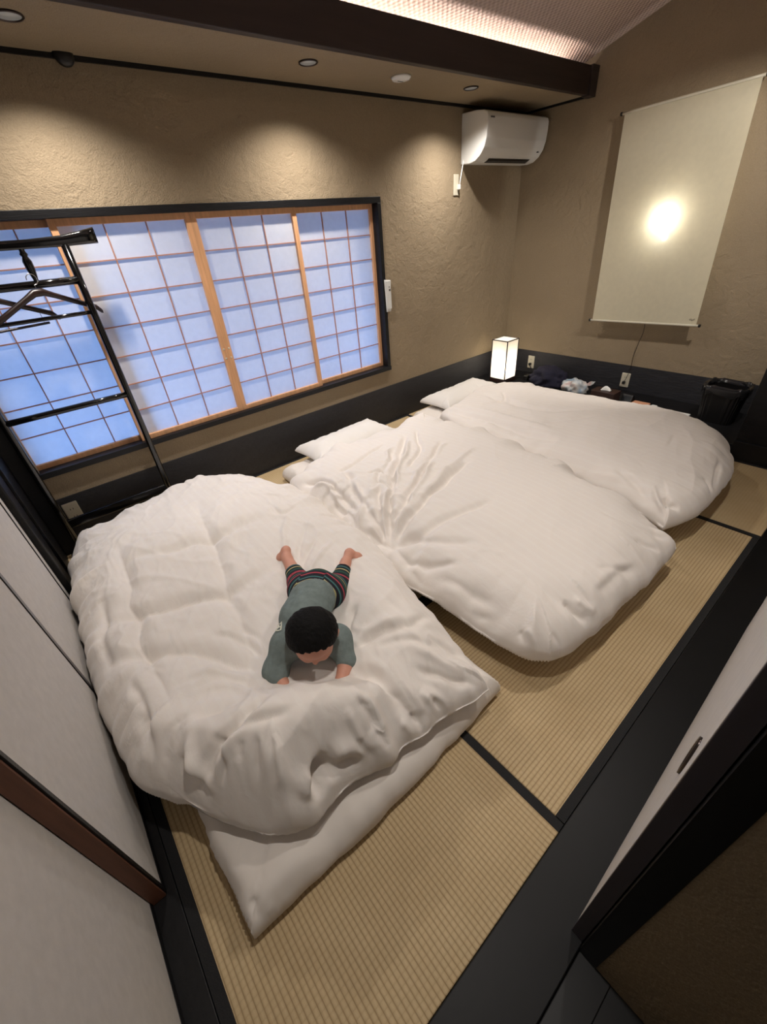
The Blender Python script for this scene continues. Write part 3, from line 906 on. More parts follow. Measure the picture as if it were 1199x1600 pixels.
def softbody(name, sides, zedge, up, down, r, m, parent=None, n=(120, 120), folds=(), extra=None, support=None,
             rim=0.0, rimfreq=26.0, noise=0.0, seed=3, power=0.5, cluster=0.75, shape=None, wrinkles=(), wob=0.0, relax=0, gain=1.6):
    """stuffed cloth body. sides: four point lists (south, east, north, west) that run W>E, S>N, W>E, S>N and share corners."""
    nu, nv = n
    So, Ea, No, We = [resample(catmull(s, 12) if len(s) > 2 else s, 300) for s in sides]

    if wob:
        for k, C in enumerate((So, Ea, No, We)):
            tg = np.gradient(C, axis=0); tg /= np.linalg.norm(tg, axis=1)[:, None] + 1e-9
            ar = np.r_[0, np.cumsum(np.hypot(*(C[1:] - C[:-1]).T))]
            nz = vnoise(ar * 9, ar * 0 + k * 3.3, seed + 60) + 0.6 * vnoise(ar * 21, ar * 0 + k * 3.3, seed + 61)
            C += (wob * nz * np.sin(np.pi * np.linspace(0, 1, len(C))) ** 0.5)[:, None] * np.stack([tg[:, 1], -tg[:, 0]], 1)

    def clus(k):
        t = np.linspace(0, 1, k + 1)
        return (1 - cluster) * t + cluster * (1 - np.cos(np.pi * t)) / 2
    U, V = np.meshgrid(clus(nu), clus(nv), indexing='ij')
    pick = lambda C, T: np.stack([np.interp(T, np.linspace(0, 1, 300), C[:, k]) for k in range(2)], -1)
    s_, n_, w_, e_ = pick(So, U), pick(No, U), pick(We, V), pick(Ea, V)
    u, v = U[..., None], V[..., None]
    P = (1 - v) * s_ + v * n_ + (1 - u) * w_ + u * e_ - ((1 - u) * (1 - v) * So[0] + u * (1 - v) * So[-1] + (1 - u) * v * No[0] + u * v * No[-1])
    X, Y = P[..., 0], P[..., 1]
    loop = np.vstack([So, Ea[1:], No[::-1][1:], We[::-1][1:]])
    L = np.r_[0, np.cumsum(np.hypot(*(loop[1:] - loop[:-1]).T))]
    d = np.full(X.shape, 1e9); arc = np.zeros(X.shape)
    pts = loop[::2]; al = L[::2]
    tg_ = np.gradient(pts, axis=0); tg_ /= np.linalg.norm(tg_, axis=1)[:, None] + 1e-9
    for i in range(0, len(pts), 50):
        D = np.hypot(X[..., None] - pts[i:i + 50, 0], Y[..., None] - pts[i:i + 50, 1])
        k = D.argmin(-1); dm = D.min(-1)
        mm = dm < d
        pr_ = al[i:i + 50][k] + (X - pts[i:i + 50, 0][k]) * tg_[i:i + 50, 0][k] + (Y - pts[i:i + 50, 1][k]) * tg_[i:i + 50, 1][k]
        d = np.where(mm, dm, d); arc = np.where(mm, pr_, arc)
    # rounded distance field: keeps the stuffing smooth where the outline turns
    pts = loop[::3]; sp_ = np.gradient(L[::3])
    acc = np.zeros(X.shape)
    for i in range(0, len(pts), 40):
        D2 = (X[..., None] - pts[i:i + 40, 0]) ** 2 + (Y[..., None] - pts[i:i + 40, 1]) ** 2 + 1e-6
        acc += (sp_[i:i + 40] / (D2 * D2 * D2)).sum(-1)
    ds_ = (acc / 1.178) ** (-0.2)
    wgt = np.clip((d - 0.012) / 0.04, 0, 1)
    d = d * (1 - wgt) + np.minimum(ds_, d) * wgt
    edge = (U <= 0) | (U >= 1) | (V <= 0) | (V >= 1)
    d = np.where(edge, 0, d)
    q = np.clip(d / r, 0, 1)
    g = np.power(np.clip(1 - (1 - q) ** 2, 0, 1), power)
    inner = np.clip(d / (0.6 * r), 0, 1); inner = inner * inner * (3 - 2 * inner)
    ze = zedge(X, Y) if callable(zedge) else np.full(X.shape, zedge)
    Z = ze + up * g
    if shape is not None:
        Z = Z + shape(X, Y) * inner
    for _ in range(relax):
        Zs = Z.copy()
        Zs[1:-1, 1:-1] = 0.5 * Z[1:-1, 1:-1] + 0.125 * (Z[2:, 1:-1] + Z[:-2, 1:-1] + Z[1:-1, 2:] + Z[1:-1, :-2])
        Z = Zs
    dz = np.zeros(X.shape)
    if noise:
        dz += noise * (vnoise(X * 5 + 3, Y * 5 + 1, seed) + 0.5 * vnoise(X * 11, Y * 11, seed + 1) + 0.22 * vnoise(X * 26, Y * 26, seed + 2))
    wx, wy = 0.012 * vnoise(X * 9, Y * 9, seed + 5), 0.012 * vnoise(X * 9 + 7, Y * 9, seed + 6)
    Zb = Z.copy()
    finner = np.clip(d / 0.05, 0, 1); fz = np.zeros(X.shape)
    for (fp, amp, w, sharp, taper) in folds:
        fp = on_cloth(fp, X, Y, Zb)
        if len(fp) > 2:
            fp = catmull(fp, 5)
        amp = amp * gain
        ds, t, sg = segdist(X + wx, Y + wy, fp)
        tp = np.clip(t / taper, 0, 1) * np.clip((1 - t) / taper, 0, 1) if taper > 0 else 1.0
        pr = np.exp(-ds / w) if sharp else np.exp(-(ds / w) ** 2)
        fz += amp * pr * (0.15 + 0.85 * tp)
    for (wa, fq, ang, stt, mask, sd_) in wrinkles:
        dz += wa * crease(X, Y, fq, ang, stt, sd_) * (mask(X, Y) if mask else 1.0)
    G = np.stack([X, Y, Zb], -1)
    nr = np.cross(np.gradient(G, axis=0), np.gradient(G, axis=1))
    nr /= np.linalg.norm(nr, axis=-1, keepdims=True) + 1e-12
    nr = np.where(nr[..., 2:] < 0, -nr, nr)
    off = (dz * inner + fz * finner)[..., None] * nr
    XT, YT = X + off[..., 0], Y + off[..., 1]
    Z = Z + off[..., 2]
    if rim:
        pk = vnoise(arc * rimfreq, d * 4, seed + 9) + 0.5 * vnoise(arc * rimfreq * 2.3, d * 6, seed + 10)
        pk = pk + 0.15 * vnoise(arc * rimfreq * 4.1, d * 8, seed + 11) * np.exp(-d / 0.05)
        Z = Z + rim * pk * np.exp(-((d - 0.05) / 0.09) ** 2) * (1 - edge)
    lo = ze - down * g
    if support is not None:
        lo = np.maximum(lo, support(X, Y) + 0.004)
        lo = np.where(edge, np.maximum(ze, support(X, Y) + 0.006), lo)
        Z = np.where(edge, lo, np.maximum(Z, lo + 0.012 * np.minimum(1, d / 0.02)))
    verts = np.stack([XT, YT, Z], -1).reshape(-1, 3)
    idx = np.arange((nu + 1) * (nv + 1)).reshape(nu + 1, nv + 1)
    f = np.stack([idx[:-1, :-1], idx[1:, :-1], idx[1:, 1:], idx[:-1, 1:]], -1).reshape(-1, 4)
    # underside at lower density, sharing the rim
    bidx = idx.copy()
    inn = ~edge
    base = len(verts)
    bidx[inn] = base + np.arange(inn.sum())
    bv = np.stack([X[inn], Y[inn], np.minimum(lo[inn], Z[inn] - 0.004)], -1)
    fb = np.stack([bidx[:-1, :-1], bidx[:-1, 1:], bidx[1:, 1:], bidx[1:, :-1]], -1).reshape(-1, 4)
    allv = np.vstack([verts, bv]); allf = np.vstack([f, fb])
    me = bpy.data.meshes.new(name)
    me.vertices.add(len(allv)); me.vertices.foreach_set('co', allv.astype(np.float32).ravel())
    me.loops.add(allf.size); me.loops.foreach_set('vertex_index', allf.astype(np.int32).ravel())
    me.polygons.add(len(allf))
    me.polygons.foreach_set('loop_start', (np.arange(len(allf)) * 4).astype(np.int32))
    me.polygons.foreach_set('loop_total', np.full(len(allf), 4, np.int32))
    me.update(calc_edges=True)
    me.validate()
    return link(name, me, m, parent, True)


def gauss(X, Y, c, sx, sy, ang=0.0):
    ca, sa = math.cos(ang), math.sin(ang)
    a, b = (X - c[0]) * ca + (Y - c[1]) * sa, -(X - c[0]) * sa + (Y - c[1]) * ca
    return np.exp(-(a / sx) ** 2 - (b / sy) ** 2)


# ------------------------------------------------------------------ mattresses
def mattress(x0, x1, y0, y1, label, folds=(), skew=0.0):
    S_ = [(x0 + skew, y0), ((x0 + x1) / 2, y0 - 0.012), (x1, y0)]
    E_ = [(x1, y0), (x1 + 0.008, (y0 + y1) / 2), (x1, y1)]
    N_ = [(x0, y1), ((x0 + x1) / 2, y1 + 0.01), (x1, y1)]
    W_ = [(x0 + skew, y0), (x0 - 0.008 + skew / 2, (y0 + y1) / 2), (x0, y1)]
    o = softbody('futon_mattress', (S_, E_, N_, W_), 0.035, 0.075, 0.034, 0.055, M_SHEET, n=(150, 190), folds=folds, noise=0.005, seed=21,
                 rim=0.010, rimfreq=9, power=0.5, gain=1.0, wob=0.006, wrinkles=[(0.005, 6.0, 0.6, 2.5, None, 23)])
    return tag(o, label, 'futon mattress', 'futon mattresses on the straw mats')


mattress(-0.205, 0.800, 0.452, 2.50, 'white sheeted mattress under the nearest duvet with its corner bare', folds=[
    fold([(300, 1290), (350, 1400), (400, 1460)], 0.008, 0.020, 0.1), fold([(330, 1330), (390, 1420)], -0.010, 0.014, 0.1),
    fold([(520, 1345), (600, 1290), (720, 1170)], 0.008, 0.018, 0.1), fold([(430, 1430), (520, 1350)], -0.010, 0.016, 0.1),
    fold([(395, 1400), (410, 1450)], -0.02, 0.014, 0.1), fold([(420, 1420), (440, 1440)], 0.014, 0.012, 0.1),
    fold([(500, 1310), (560, 1290)], -0.004, 0.03, 0.1)], skew=0.04)
mattress(1.030, 2.040, 0.470, 2.50, 'white sheeted mattress under the middle duvet beside the straight pillow')
mattress(2.340, 3.270, 0.470, 2.53, 'white sheeted mattress under the farthest duvet by the black ledge')


# ------------------------------------------------------------------ pillows
def pillow(cx, cy, w, h, z, rot, label, up=0.085):
    ca, sa = math.cos(rot), math.sin(rot)
    T = lambda a, b: (cx + a * ca - b * sa, cy + a * sa + b * ca)
    w2, h2 = w / 2, h / 2
    S_ = [T(-w2, -h2), T(-w2 * 0.5, -h2 * 0.93), T(0, -h2 * 0.91), T(w2 * 0.5, -h2 * 0.93), T(w2, -h2)]
    N_ = [T(-w2, h2), T(-w2 * 0.5, h2 * 0.93), T(0, h2 * 0.91), T(w2 * 0.5, h2 * 0.93), T(w2, h2)]
    W_ = [T(-w2, -h2), T(-w2 * 0.96, 0), T(-w2, h2)]
    E_ = [T(w2, -h2), T(w2 * 0.96, 0), T(w2, h2)]
    o = softbody('pillow', (S_, E_, N_, W_), z + 0.030, up, 0.029, 0.17, M_PILL, n=(60, 50), noise=0.006, seed=5, rim=0.005, rimfreq=24, power=0.62,
                 support=lambda X, Y: np.full(X.shape, z))
    return tag(o, label, 'pillow', 'white pillows at the window end')


pillow(1.545, 2.395, 0.70, 0.34, 0.124, 0.03, 'white pillow at the head of the middle futon')
pillow(2.835, 2.410, 0.72, 0.34, 0.119, 0.03, 'white pillow at the head of the farthest futon')


# ------------------------------------------------------------------ duvets
def sup(mx0, mx1, my0, my1, zt=0.120):
    """upper surface of mattress on the floor"""
    def f(X, Y):
        t = np.clip(np.minimum(np.minimum(X - mx0, mx1 - X), np.minimum(Y - my0, my1 - Y)) / 0.03 + 0.5, 0, 1)
        return 0.002 + (zt - 0.002) * t * t * (3 - 2 * t)
    return f


def P(*pp, z=0.17):
    return [at(a, b, z) for a, b in pp]


# nearest duvet, the child lies on it
BABY = at(487, 1000, 0.30)
d1_w = [(-0.195, 0.80), (-0.285, 0.97), (-0.300, 1.35), (-0.296, 1.80), (-0.283, 2.15), (-0.20, 2.40)]
d1_s = [(-0.195, 0.80), at(301, 1256, 0.17), at(332, 1270, 0.18), at(380, 1290, 0.19), at(435, 1300, 0.19), at(485, 1290, 0.19), at(516, 1258, 0.18), at(543, 1226, 0.17),
        at(580, 1209, 0.16), at(614, 1192, 0.16), at(630, 1168, 0.15), at(665, 1147, 0.15), at(715, 1118, 0.14), at(764, 1086, 0.13)]
d1_e = [at(764, 1086, 0.13), at(739, 1049, 0.14), at(702, 999, 0.15), at(677, 968, 0.16), at(638, 916, 0.17), (0.905, 1.25), (0.905, 1.60), (0.900, 1.90), (0.800, 2.22), (0.745, 2.40)]
d1_n = [(-0.20, 2.40), (-0.02, 2.47), (0.27, 2.535), (0.55, 2.515), (0.745, 2.40)]


def d1_shape(X, Y):
    z = 0.0 * X
    z -= 0.040 * gauss(X, Y, at(488, 985, 0.27), 0.15, 0.26, -0.55)           # hollow under the child
    c0 = at(484, 1064, 0.33)
    tf, ts = (X - c0[0]) * -0.54 + (Y - c0[1]) * -0.84, (X - c0[0]) * 0.84 + (Y - c0[1]) * -0.54
    z += 0.125 / (1 + np.exp(-(tf - 0.030) / 0.018)) * np.exp(-((ts + 0.03) / 0.26) ** 2)      # thick roll in front of the child
    z += 0.055 * gauss(X, Y, at(620, 960, 0.28), 0.14, 0.24, 0.15)            # hump right of the child
    z += 0.040 * gauss(X, Y, at(250, 1130, 0.28), 0.16, 0.25, 0.0)
    z -= 0.060 * gauss(X, Y, at(505, 1225, 0.25), 0.045, 0.07, 0.3)           # tuck in the foot edge
    z -= 0.030 * gauss(X, Y, (0.3, 2.30), 0.6, 0.25)
    z -= 0.050 * gauss(X, Y, (0.72, 0.52), 0.16, 0.12, 0.3)
    z += 0.02 * gauss(X, Y, (0.1, 1.9), 0.25, 0.35)
    return z


Z1 = 0.28
d1_folds = [
    fold([(183, 850), (207, 953), (223, 1023), (267, 1093)], -0.016, 0.034, Z1), fold([(183, 850), (207, 953), (223, 1023), (267, 1093)], -0.006, 0.007, Z1, sharp=True),
    fold([(307, 787), (330, 840), (357, 930), (410, 1040)], -0.016, 0.034, Z1), fold([(307, 787), (330, 840), (357, 930), (410, 1040)], -0.006, 0.007, Z1, sharp=True),
    fold([(190, 880), (250, 862), (330, 840), (420, 805)], -0.014, 0.035, Z1), fold([(233, 870), (330, 840), (400, 823)], -0.006, 0.008, Z1, sharp=True),
    fold([(150, 985), (187, 970), (273, 940), (357, 927), (430, 885)], -0.018, 0.036, Z1), fold([(187, 970), (273, 940), (357, 927)], -0.007, 0.008, Z1, sharp=True),
    fold([(150, 1040), (227, 1020), (300, 1017), (410, 1050)], -0.016, 0.034, Z1), fold([(227, 1020), (300, 1017), (400, 1045)], -0.007, 0.009, Z1, sharp=True),
    fold([(290, 1060), (350, 1050), (410, 1068)], 0.010, 0.016, Z1), fold([(300, 1085), (360, 1075), (415, 1088)], 0.008, 0.012, Z1),
    fold([(421, 1088), (376, 1129), (338, 1183), (327, 1237)], -0.016, 0.016, Z1), fold([(421, 1095), (384, 1135), (350, 1190), (345, 1240)], 0.010, 0.016, Z1),
    fold([(383, 1095), (300, 1120), (268, 1165), (264, 1225)], -0.018, 0.022, Z1), fold([(300, 1150), (310, 1200), (315, 1240)], 0.012, 0.015, Z1),
    fold([(400, 1150), (402, 1190), (405, 1230)], -0.006, 0.010, Z1), fold([(425, 1150), (430, 1195), (432, 1240)], -0.006, 0.010, Z1), fold([(380, 1160), (378, 1200)], -0.005, 0.010, Z1),
    fold([(512, 1180), (498, 1205), (486, 1245)], -0.035, 0.014, Z1), fold([(535, 1175), (525, 1200), (505, 1230)], 0.012, 0.015, Z1),
    fold([(540, 1040), (588, 1053), (625, 1095), (640, 1145)], -0.024, 0.018, Z1), fold([(560, 1075), (590, 1110), (600, 1150)], 0.012, 0.016, Z1),
    fold([(633, 1100), (650, 1120), (690, 1110)], -0.014, 0.012, Z1), fold([(660, 1070), (690, 1100), (680, 1125)], 0.012, 0.014, Z1),
    fold([(550, 1010), (590, 990), (640, 975), (670, 962)], -0.012, 0.014, Z1), fold([(548, 1000), (600, 975), (650, 960)], 0.008, 0.018, Z1),
    fold([(640, 1010), (690, 1030), (745, 1055)], 0.010, 0.014, Z1), fold([(650, 1040), (700, 1055), (740, 1070)], -0.012, 0.012, Z1), fold([(670, 990), (720, 1020), (755, 1045)], -0.008, 0.010, Z1),
    fold([(555, 945), (540, 975), (535, 1000)], -0.012, 0.016, Z1), fold([(480, 815), (470, 850), (470, 885)], -0.007, 0.010, Z1), fold([(505, 835), (480, 870), (470, 900)], -0.007, 0.009, Z1),
    fold([(525, 845), (495, 880), (478, 905)], 0.007, 0.009, Z1), fold([(450, 800), (445, 840), (447, 870)], 0.008, 0.012, Z1), fold([(415, 790), (440, 800), (470, 790)], -0.008, 0.012, Z1),
    fold([(330, 990), (380, 1000), (420, 1030)], -0.009, 0.014, Z1), fold([(350, 960), (395, 985), (425, 1010)], -0.006, 0.010, Z1),
    fold([(497, 1188), (488, 1205), (486, 1228), (490, 1250)], -0.040, 0.011), fold([(505, 1205), (530, 1196), (570, 1188)], -0.030, 0.012), fold([(478, 1195), (474, 1225), (482, 1255)], 0.016, 0.014),
    fold([(515, 1180), (545, 1172), (590, 1165)], 0.016, 0.016), fold([(555, 1150), (575, 1175), (590, 1195)], -0.014, 0.009), fold([(590, 1140), (605, 1165), (612, 1185)], -0.014, 0.009),
    fold([(640, 1110), (655, 1130), (660, 1145)], -0.020, 0.009), fold([(625, 1120), (640, 1140), (648, 1155)], 0.014, 0.010), fold([(672, 1085), (688, 1105), (684, 1128)], -0.018, 0.010), fold([(655, 1075), (672, 1100), (668, 1128)], 0.014, 0.012),
    fold([(560, 1085), (583, 1120), (586, 1150)], -0.014, 0.012), fold([(540, 1105), (560, 1140), (562, 1165)], 0.008, 0.014), fold([(340, 1150), (355, 1190), (352, 1240)], -0.010, 0.010),
    fold([(300, 1180), (325, 1215), (345, 1250)], 0.012, 0.012), fold([(285, 1190), (310, 1225), (330, 1255)], -0.012, 0.010), fold([(445, 1110), (400, 1125), (350, 1160)], -0.010, 0.012),
    fold([(320, 1110), (280, 1140), (262, 1190)], 0.010, 0.014), fold([(210, 1110), (230, 1150), (245, 1190)], -0.010, 0.016), fold([(430, 1255), (470, 1262), (500, 1255)], -0.006, 0.02),
    fold([(700, 1025), (735, 1045), (752, 1062)], 0.010, 0.010), fold([(600, 935), (620, 950), (640, 970)], -0.006, 0.02), fold([(590, 1010), (640, 1000), (690, 1010)], -0.007, 0.012),
    fold([(160, 930), (165, 1000), (175, 1050)], -0.010, 0.018, Z1), fold([(200, 1060), (220, 1100), (230, 1150)], -0.008, 0.014, Z1),
]
m1sup = sup(-0.205, 0.80, 0.452, 2.50)
d1 = softbody('duvet', (d1_s, d1_e, d1_n, d1_w), 0.165, 0.135, 0.055, 0.20, M_DUVET, n=(260, 340), folds=d1_folds, shape=d1_shape, support=m1sup,
              rim=0.020, rimfreq=11, noise=0.007, seed=31, wob=0.010, relax=60, gain=1.5,
              wrinkles=[(0.007, 5.0, 0.5, 2.5, None, 71), (0.005, 9.0, 2.0, 2.5, None, 75), (0.003, 18.0, 1.2, 2.0, None, 78)])
tag(d1, 'rumpled white duvet with the child lying on it', 'duvet', 'white duvets on the futons')

# middle duvet
d2_w = [(0.965, 0.372), (0.908, 0.43), (0.880, 0.54), (0.862, 0.70), (0.846, 0.85), (0.832, 1.00), (0.842, 1.20), (0.862, 1.52), (0.880, 1.80), (0.885, 2.08)]
d2_s = [(0.965, 0.372), (1.06, 0.338), (1.18, 0.328), (1.38, 0.315), (1.615, 0.295), (1.895, 0.31)]
d2_e = [(1.895, 0.31), (1.98, 0.60), (2.08, 1.0), (2.15, 1.45), (2.18, 1.85), (2.10, 2.155)]
d2_n = [(0.885, 2.08), (1.10, 2.17), (1.322, 2.235), (1.696, 2.205), (2.10, 2.155)]


def d2_shape(X, Y):
    z = 0.0 * X
    z += 0.045 * gauss(X, Y, (1.42, 0.95), 0.45, 0.6)
    z -= 0.060 * gauss(X, Y, at(608, 858, 0.26), 0.13, 0.13)
    z -= 0.035 * gauss(X, Y, (1.45, 2.0), 0.6, 0.28)
    z -= 0.035 * gauss(X, Y, (1.88, 0.33), 0.14, 0.14)
    z -= 0.030 * gauss(X, Y, at(930, 985, 0.2), 0.04, 0.08)
    return z


C2 = (604, 862)
Z2 = 0.27
d2_folds = []
for path, amp, w in [
        ([C2, (587, 820), (565, 785), (540, 735)], -0.024, 0.018), ([C2, (610, 800), (612, 750), (632, 680)], -0.022, 0.018),
        ([C2, (640, 805), (690, 755), (730, 720)], -0.020, 0.020), ([C2, (595, 800), (590, 760), (618, 700)], -0.016, 0.016),
        ([C2, (625, 800), (660, 740), (690, 690)], -0.020, 0.017), ([C2, (660, 830), (720, 800), (770, 780)], -0.014, 0.022),
        ([C2, (575, 840), (540, 820), (500, 800)], -0.018, 0.018), ([C2, (560, 845), (530, 838)], -0.012, 0.014),
        ([C2, (600, 820), (600, 790), (608, 760)], 0.012, 0.014), ([C2, (622, 815), (645, 770), (680, 720)], 0.014, 0.014),
        ([C2, (580, 815), (560, 770), (535, 740)], 0.014, 0.016), ([C2, (636, 845), (690, 840), (740, 850)], -0.012, 0.02),
        ([C2, (640, 872), (680, 880), (720, 880)], -0.010, 0.016), ([(612, 700), (600, 735), (590, 760), (575, 775)], 0.012, 0.012),
        ([(640, 690), (628, 720), (618, 750), (605, 770)], 0.014, 0.012), ([(650, 672), (655, 700), (640, 730)], -0.014, 0.012),
        ([(600, 695), (570, 712), (530, 738)], -0.012, 0.014), ([(470, 755), (500, 750), (530, 765), (555, 800)], -0.016, 0.014),
        ([(490, 765), (515, 760), (540, 790)], 0.010, 0.014), ([(545, 745), (560, 765), (565, 800), (560, 825)], 0.012, 0.012),
        ([(700, 690), (670, 720), (640, 760)], 0.010, 0.014), ([(740, 700), (700, 730), (660, 775)], 0.009, 0.016),
        ([(575, 740), (600, 735), (620, 745)], -0.014, 0.011), ([(590, 752), (612, 760)], -0.012, 0.009),
        ([(520, 775), (545, 805), (550, 840)], -0.012, 0.012)]:
    d2_folds.append(fold(path, amp, w, Z2, taper=0.12))
for path, amp, w in [
        ([(685, 940), (725, 958), (765, 968)], -0.016, 0.014), ([(690, 955), (725, 972), (760, 982)], 0.010, 0.014), ([(715, 985), (740, 978), (765, 985)], -0.012, 0.012), ([(680, 905), (735, 925), (770, 940)], -0.006, 0.018),
        ([(930, 935), (965, 908), (1005, 893)], -0.006, 0.018), ([(925, 925), (955, 900), (990, 885)], 0.004, 0.018), ([(935, 892), (965, 897), (992, 908)], -0.005, 0.014), ([(880, 940), (905, 968), (922, 985)], -0.014, 0.012), ([(895, 935), (918, 958), (932, 972)], 0.008, 0.013),
        ([(812, 985), (820, 1003), (826, 1020)], -0.010, 0.010), ([(822, 982), (832, 1000), (838, 1018)], 0.006, 0.010), ([(990, 840), (1015, 857), (1035, 872)], -0.007, 0.014), ([(700, 800), (800, 830), (860, 870)], 0.004, 0.05),
        ([(640, 885), (660, 915), (690, 935)], -0.010, 0.016), ([(940, 798), (1000, 825), (1045, 848)], -0.005, 0.012), ([(860, 990), (875, 1005), (885, 1015)], -0.006, 0.010)]:
    d2_folds.append(fold(path, amp, w, 0.24, taper=0.2))
m2sup = sup(1.030, 2.040, 0.470, 2.50)
d2 = softbody('duvet', (d2_s, d2_e, d2_n, d2_w), lambda X, Y: 0.135 + 0.045 * np.clip((Y - 0.35) / 0.5, 0, 1), 0.135, 0.085, 0.23, M_DUVET, n=(260, 340), folds=d2_folds, shape=d2_shape, support=m2sup,
              rim=0.030, rimfreq=8, noise=0.004, seed=57, wob=0.007, relax=40,
              wrinkles=[(0.011, 8.0, 2.2, 3.0, lambda X, Y: gauss(X, Y, at(595, 770, 0.26), 0.42, 0.32, 0.3), 91), (0.005, 17.0, 2.0, 2.5, lambda X, Y: gauss(X, Y, at(595, 775, 0.26), 0.5, 0.4, 0.3), 93),
                        (0.002, 9.0, 0.4, 2.0, None, 95)])
tag(d2, 'white duvet with gathered folds in the middle of the three', 'duvet', 'white duvets on the futons')

# farthest duvet
d3_w = [(1.99, 0.40), (2.05, 0.62), (2.095, 1.0), (2.14, 1.4), (2.175, 1.8), (2.26, 2.13)]
d3_s = [(1.99, 0.40), (2.20, 0.335), (2.48, 0.325), (2.76, 0.345), (3.05, 0.44)]
d3_e = [(3.05, 0.44), (3.17, 0.70), (3.20, 1.10), (3.205, 1.5), (3.22, 1.9), (3.18, 2.21)]
d3_n = [(2.26, 2.13), (2.55, 2.19), (2.85, 2.26), (3.20, 2.21)]


def d3_shape(X, Y):
    z = 0.0 * X
    z += 0.03 * gauss(X, Y, (2.75, 0.95), 0.4, 0.5)
    z += 0.03 * gauss(X, Y, (2.95, 0.70), 0.3, 0.35)
    z -= 0.03 * gauss(X, Y, (2.7, 2.05), 0.5, 0.2)
    z -= 0.02 * gauss(X, Y, (2.45, 1.7), 0.16, 0.4)
    return z


d3_folds = []
for path, amp, w in [
        ([(690, 645), (745, 650), (800, 668), (870, 690)], -0.016, 0.030), ([(690, 640), (740, 640), (800, 655), (860, 672)], 0.012, 0.028),
        ([(740, 610), (790, 625), (850, 640), (930, 640)], -0.010, 0.03), ([(760, 630), (790, 622), (785, 612)], -0.010, 0.012),
        ([(850, 660), (880, 655), (930, 648)], -0.008, 0.02), ([(1040, 700), (1052, 690), (1060, 678)], -0.003, 0.010), ([(1040, 775), (1050, 790), (1065, 800)], -0.022, 0.016),
        ([(1100, 745), (1112, 765), (1105, 790)], -0.016, 0.014), ([(1125, 720), (1122, 750), (1118, 770)], -0.012, 0.012), ([(960, 730), (985, 750), (1010, 790)], -0.010, 0.02),
        ([(1020, 760), (1035, 790), (1045, 805)], 0.012, 0.014), ([(920, 735), (960, 745), (1000, 740)], 0.006, 0.025), ([(700, 655), (720, 690), (760, 700)], -0.010, 0.02)]:
    d3_folds.append(fold(path, amp, w, 0.27, taper=0.25))
m3sup = sup(2.34, 3.27, 0.47, 2.53)
d3 = softbody('duvet', (d3_s, d3_e, d3_n, d3_w), lambda X, Y: 0.15 + 0.03 * np.clip((Y - 0.4) / 0.5, 0, 1), 0.112, 0.085, 0.22, M_DUVET, n=(200, 260), folds=d3_folds, shape=d3_shape, support=m3sup,
              rim=0.016, rimfreq=8, noise=0.004, seed=83, wob=0.006, relax=40, wrinkles=[(0.004, 6.0, 0.3, 3.0, None, 101), (0.002, 14.0, 0.2, 2.5, None, 105)])
tag(d3, 'smooth white duvet farthest from the camera beside the black ledge', 'duvet', 'white duvets on the futons')

# ------------------------------------------------------------------ garment rack
RY = 2.62
rk = empty('garment_rack', (0.06, RY, 0.0))
tag(rk, 'black lacquered garment rack in front of the paper window', 'garment rack')
rx0, rx1 = -0.225, 0.331
for x in (rx0, rx1):
    tube('post', [(x, RY, 0.02), (x, RY, 0.75), (x, RY, 1.48)], 0.0165, M_LACQ, rk, 12, 2)
    box('foot', x - 0.016, x + 0.016, RY - 0.10, RY + 0.085, 0.001, 0.028, M_LACQ, rk, 0.006)
for z, r in ((1.341, 0.0165), (1.204, 0.009), (0.796, 0.015)):
    tube('crossbar', [(rx0, RY, z), ((rx0 + rx1) / 2, RY, z), (rx1, RY, z)], r, M_LACQ, rk, 12, 2)
box('lower_rail', rx0, rx1, RY - 0.009, RY + 0.009, 0.178, 0.232, M_LACQ, rk, 0.006)
# flared top bar
vs, fs = [], []
for x, hh, dd, zz in ((-0.30, 0.020, 0.016, 1.505), (-0.24, 0.015, 0.014, 1.496), (-0.12, 0.0125, 0.0125, 1.491), (0.2, 0.0125, 0.0125, 1.491), (0.33, 0.015, 0.014, 1.494), (0.40, 0.018, 0.016, 1.500), (0.466, 0.022, 0.017, 1.507)):
    for k in range(12):
        a = 2 * math.pi * k / 12 + math.pi / 12
        cx, sz = math.cos(a), math.sin(a)
        vs.append((x, RY + dd * np.sign(cx) * abs(cx) ** 0.6, zz + 1.45 * hh * np.sign(sz) * abs(sz) ** 0.6))
for i in range(6):
    for k in range(12):
        fs.append((i * 12 + k, (i + 1) * 12 + k, (i + 1) * 12 + (k + 1) % 12, i * 12 + (k + 1) % 12))
fs.append(tuple(range(12))); fs.append(tuple(72 + k for k in range(12))[::-1])
fromdata('top_bar', vs, fs, M_LACQ, rk, True)
lathe('spindle', [(0.009, 1.345), (0.010, 1.36), (0.017, 1.40), (0.018, 1.43), (0.011, 1.448), (0.016, 1.456), (0.011, 1.465), (0.009, 1.485)], (0.166, RY, 0), M_LACQ, rk, 16)


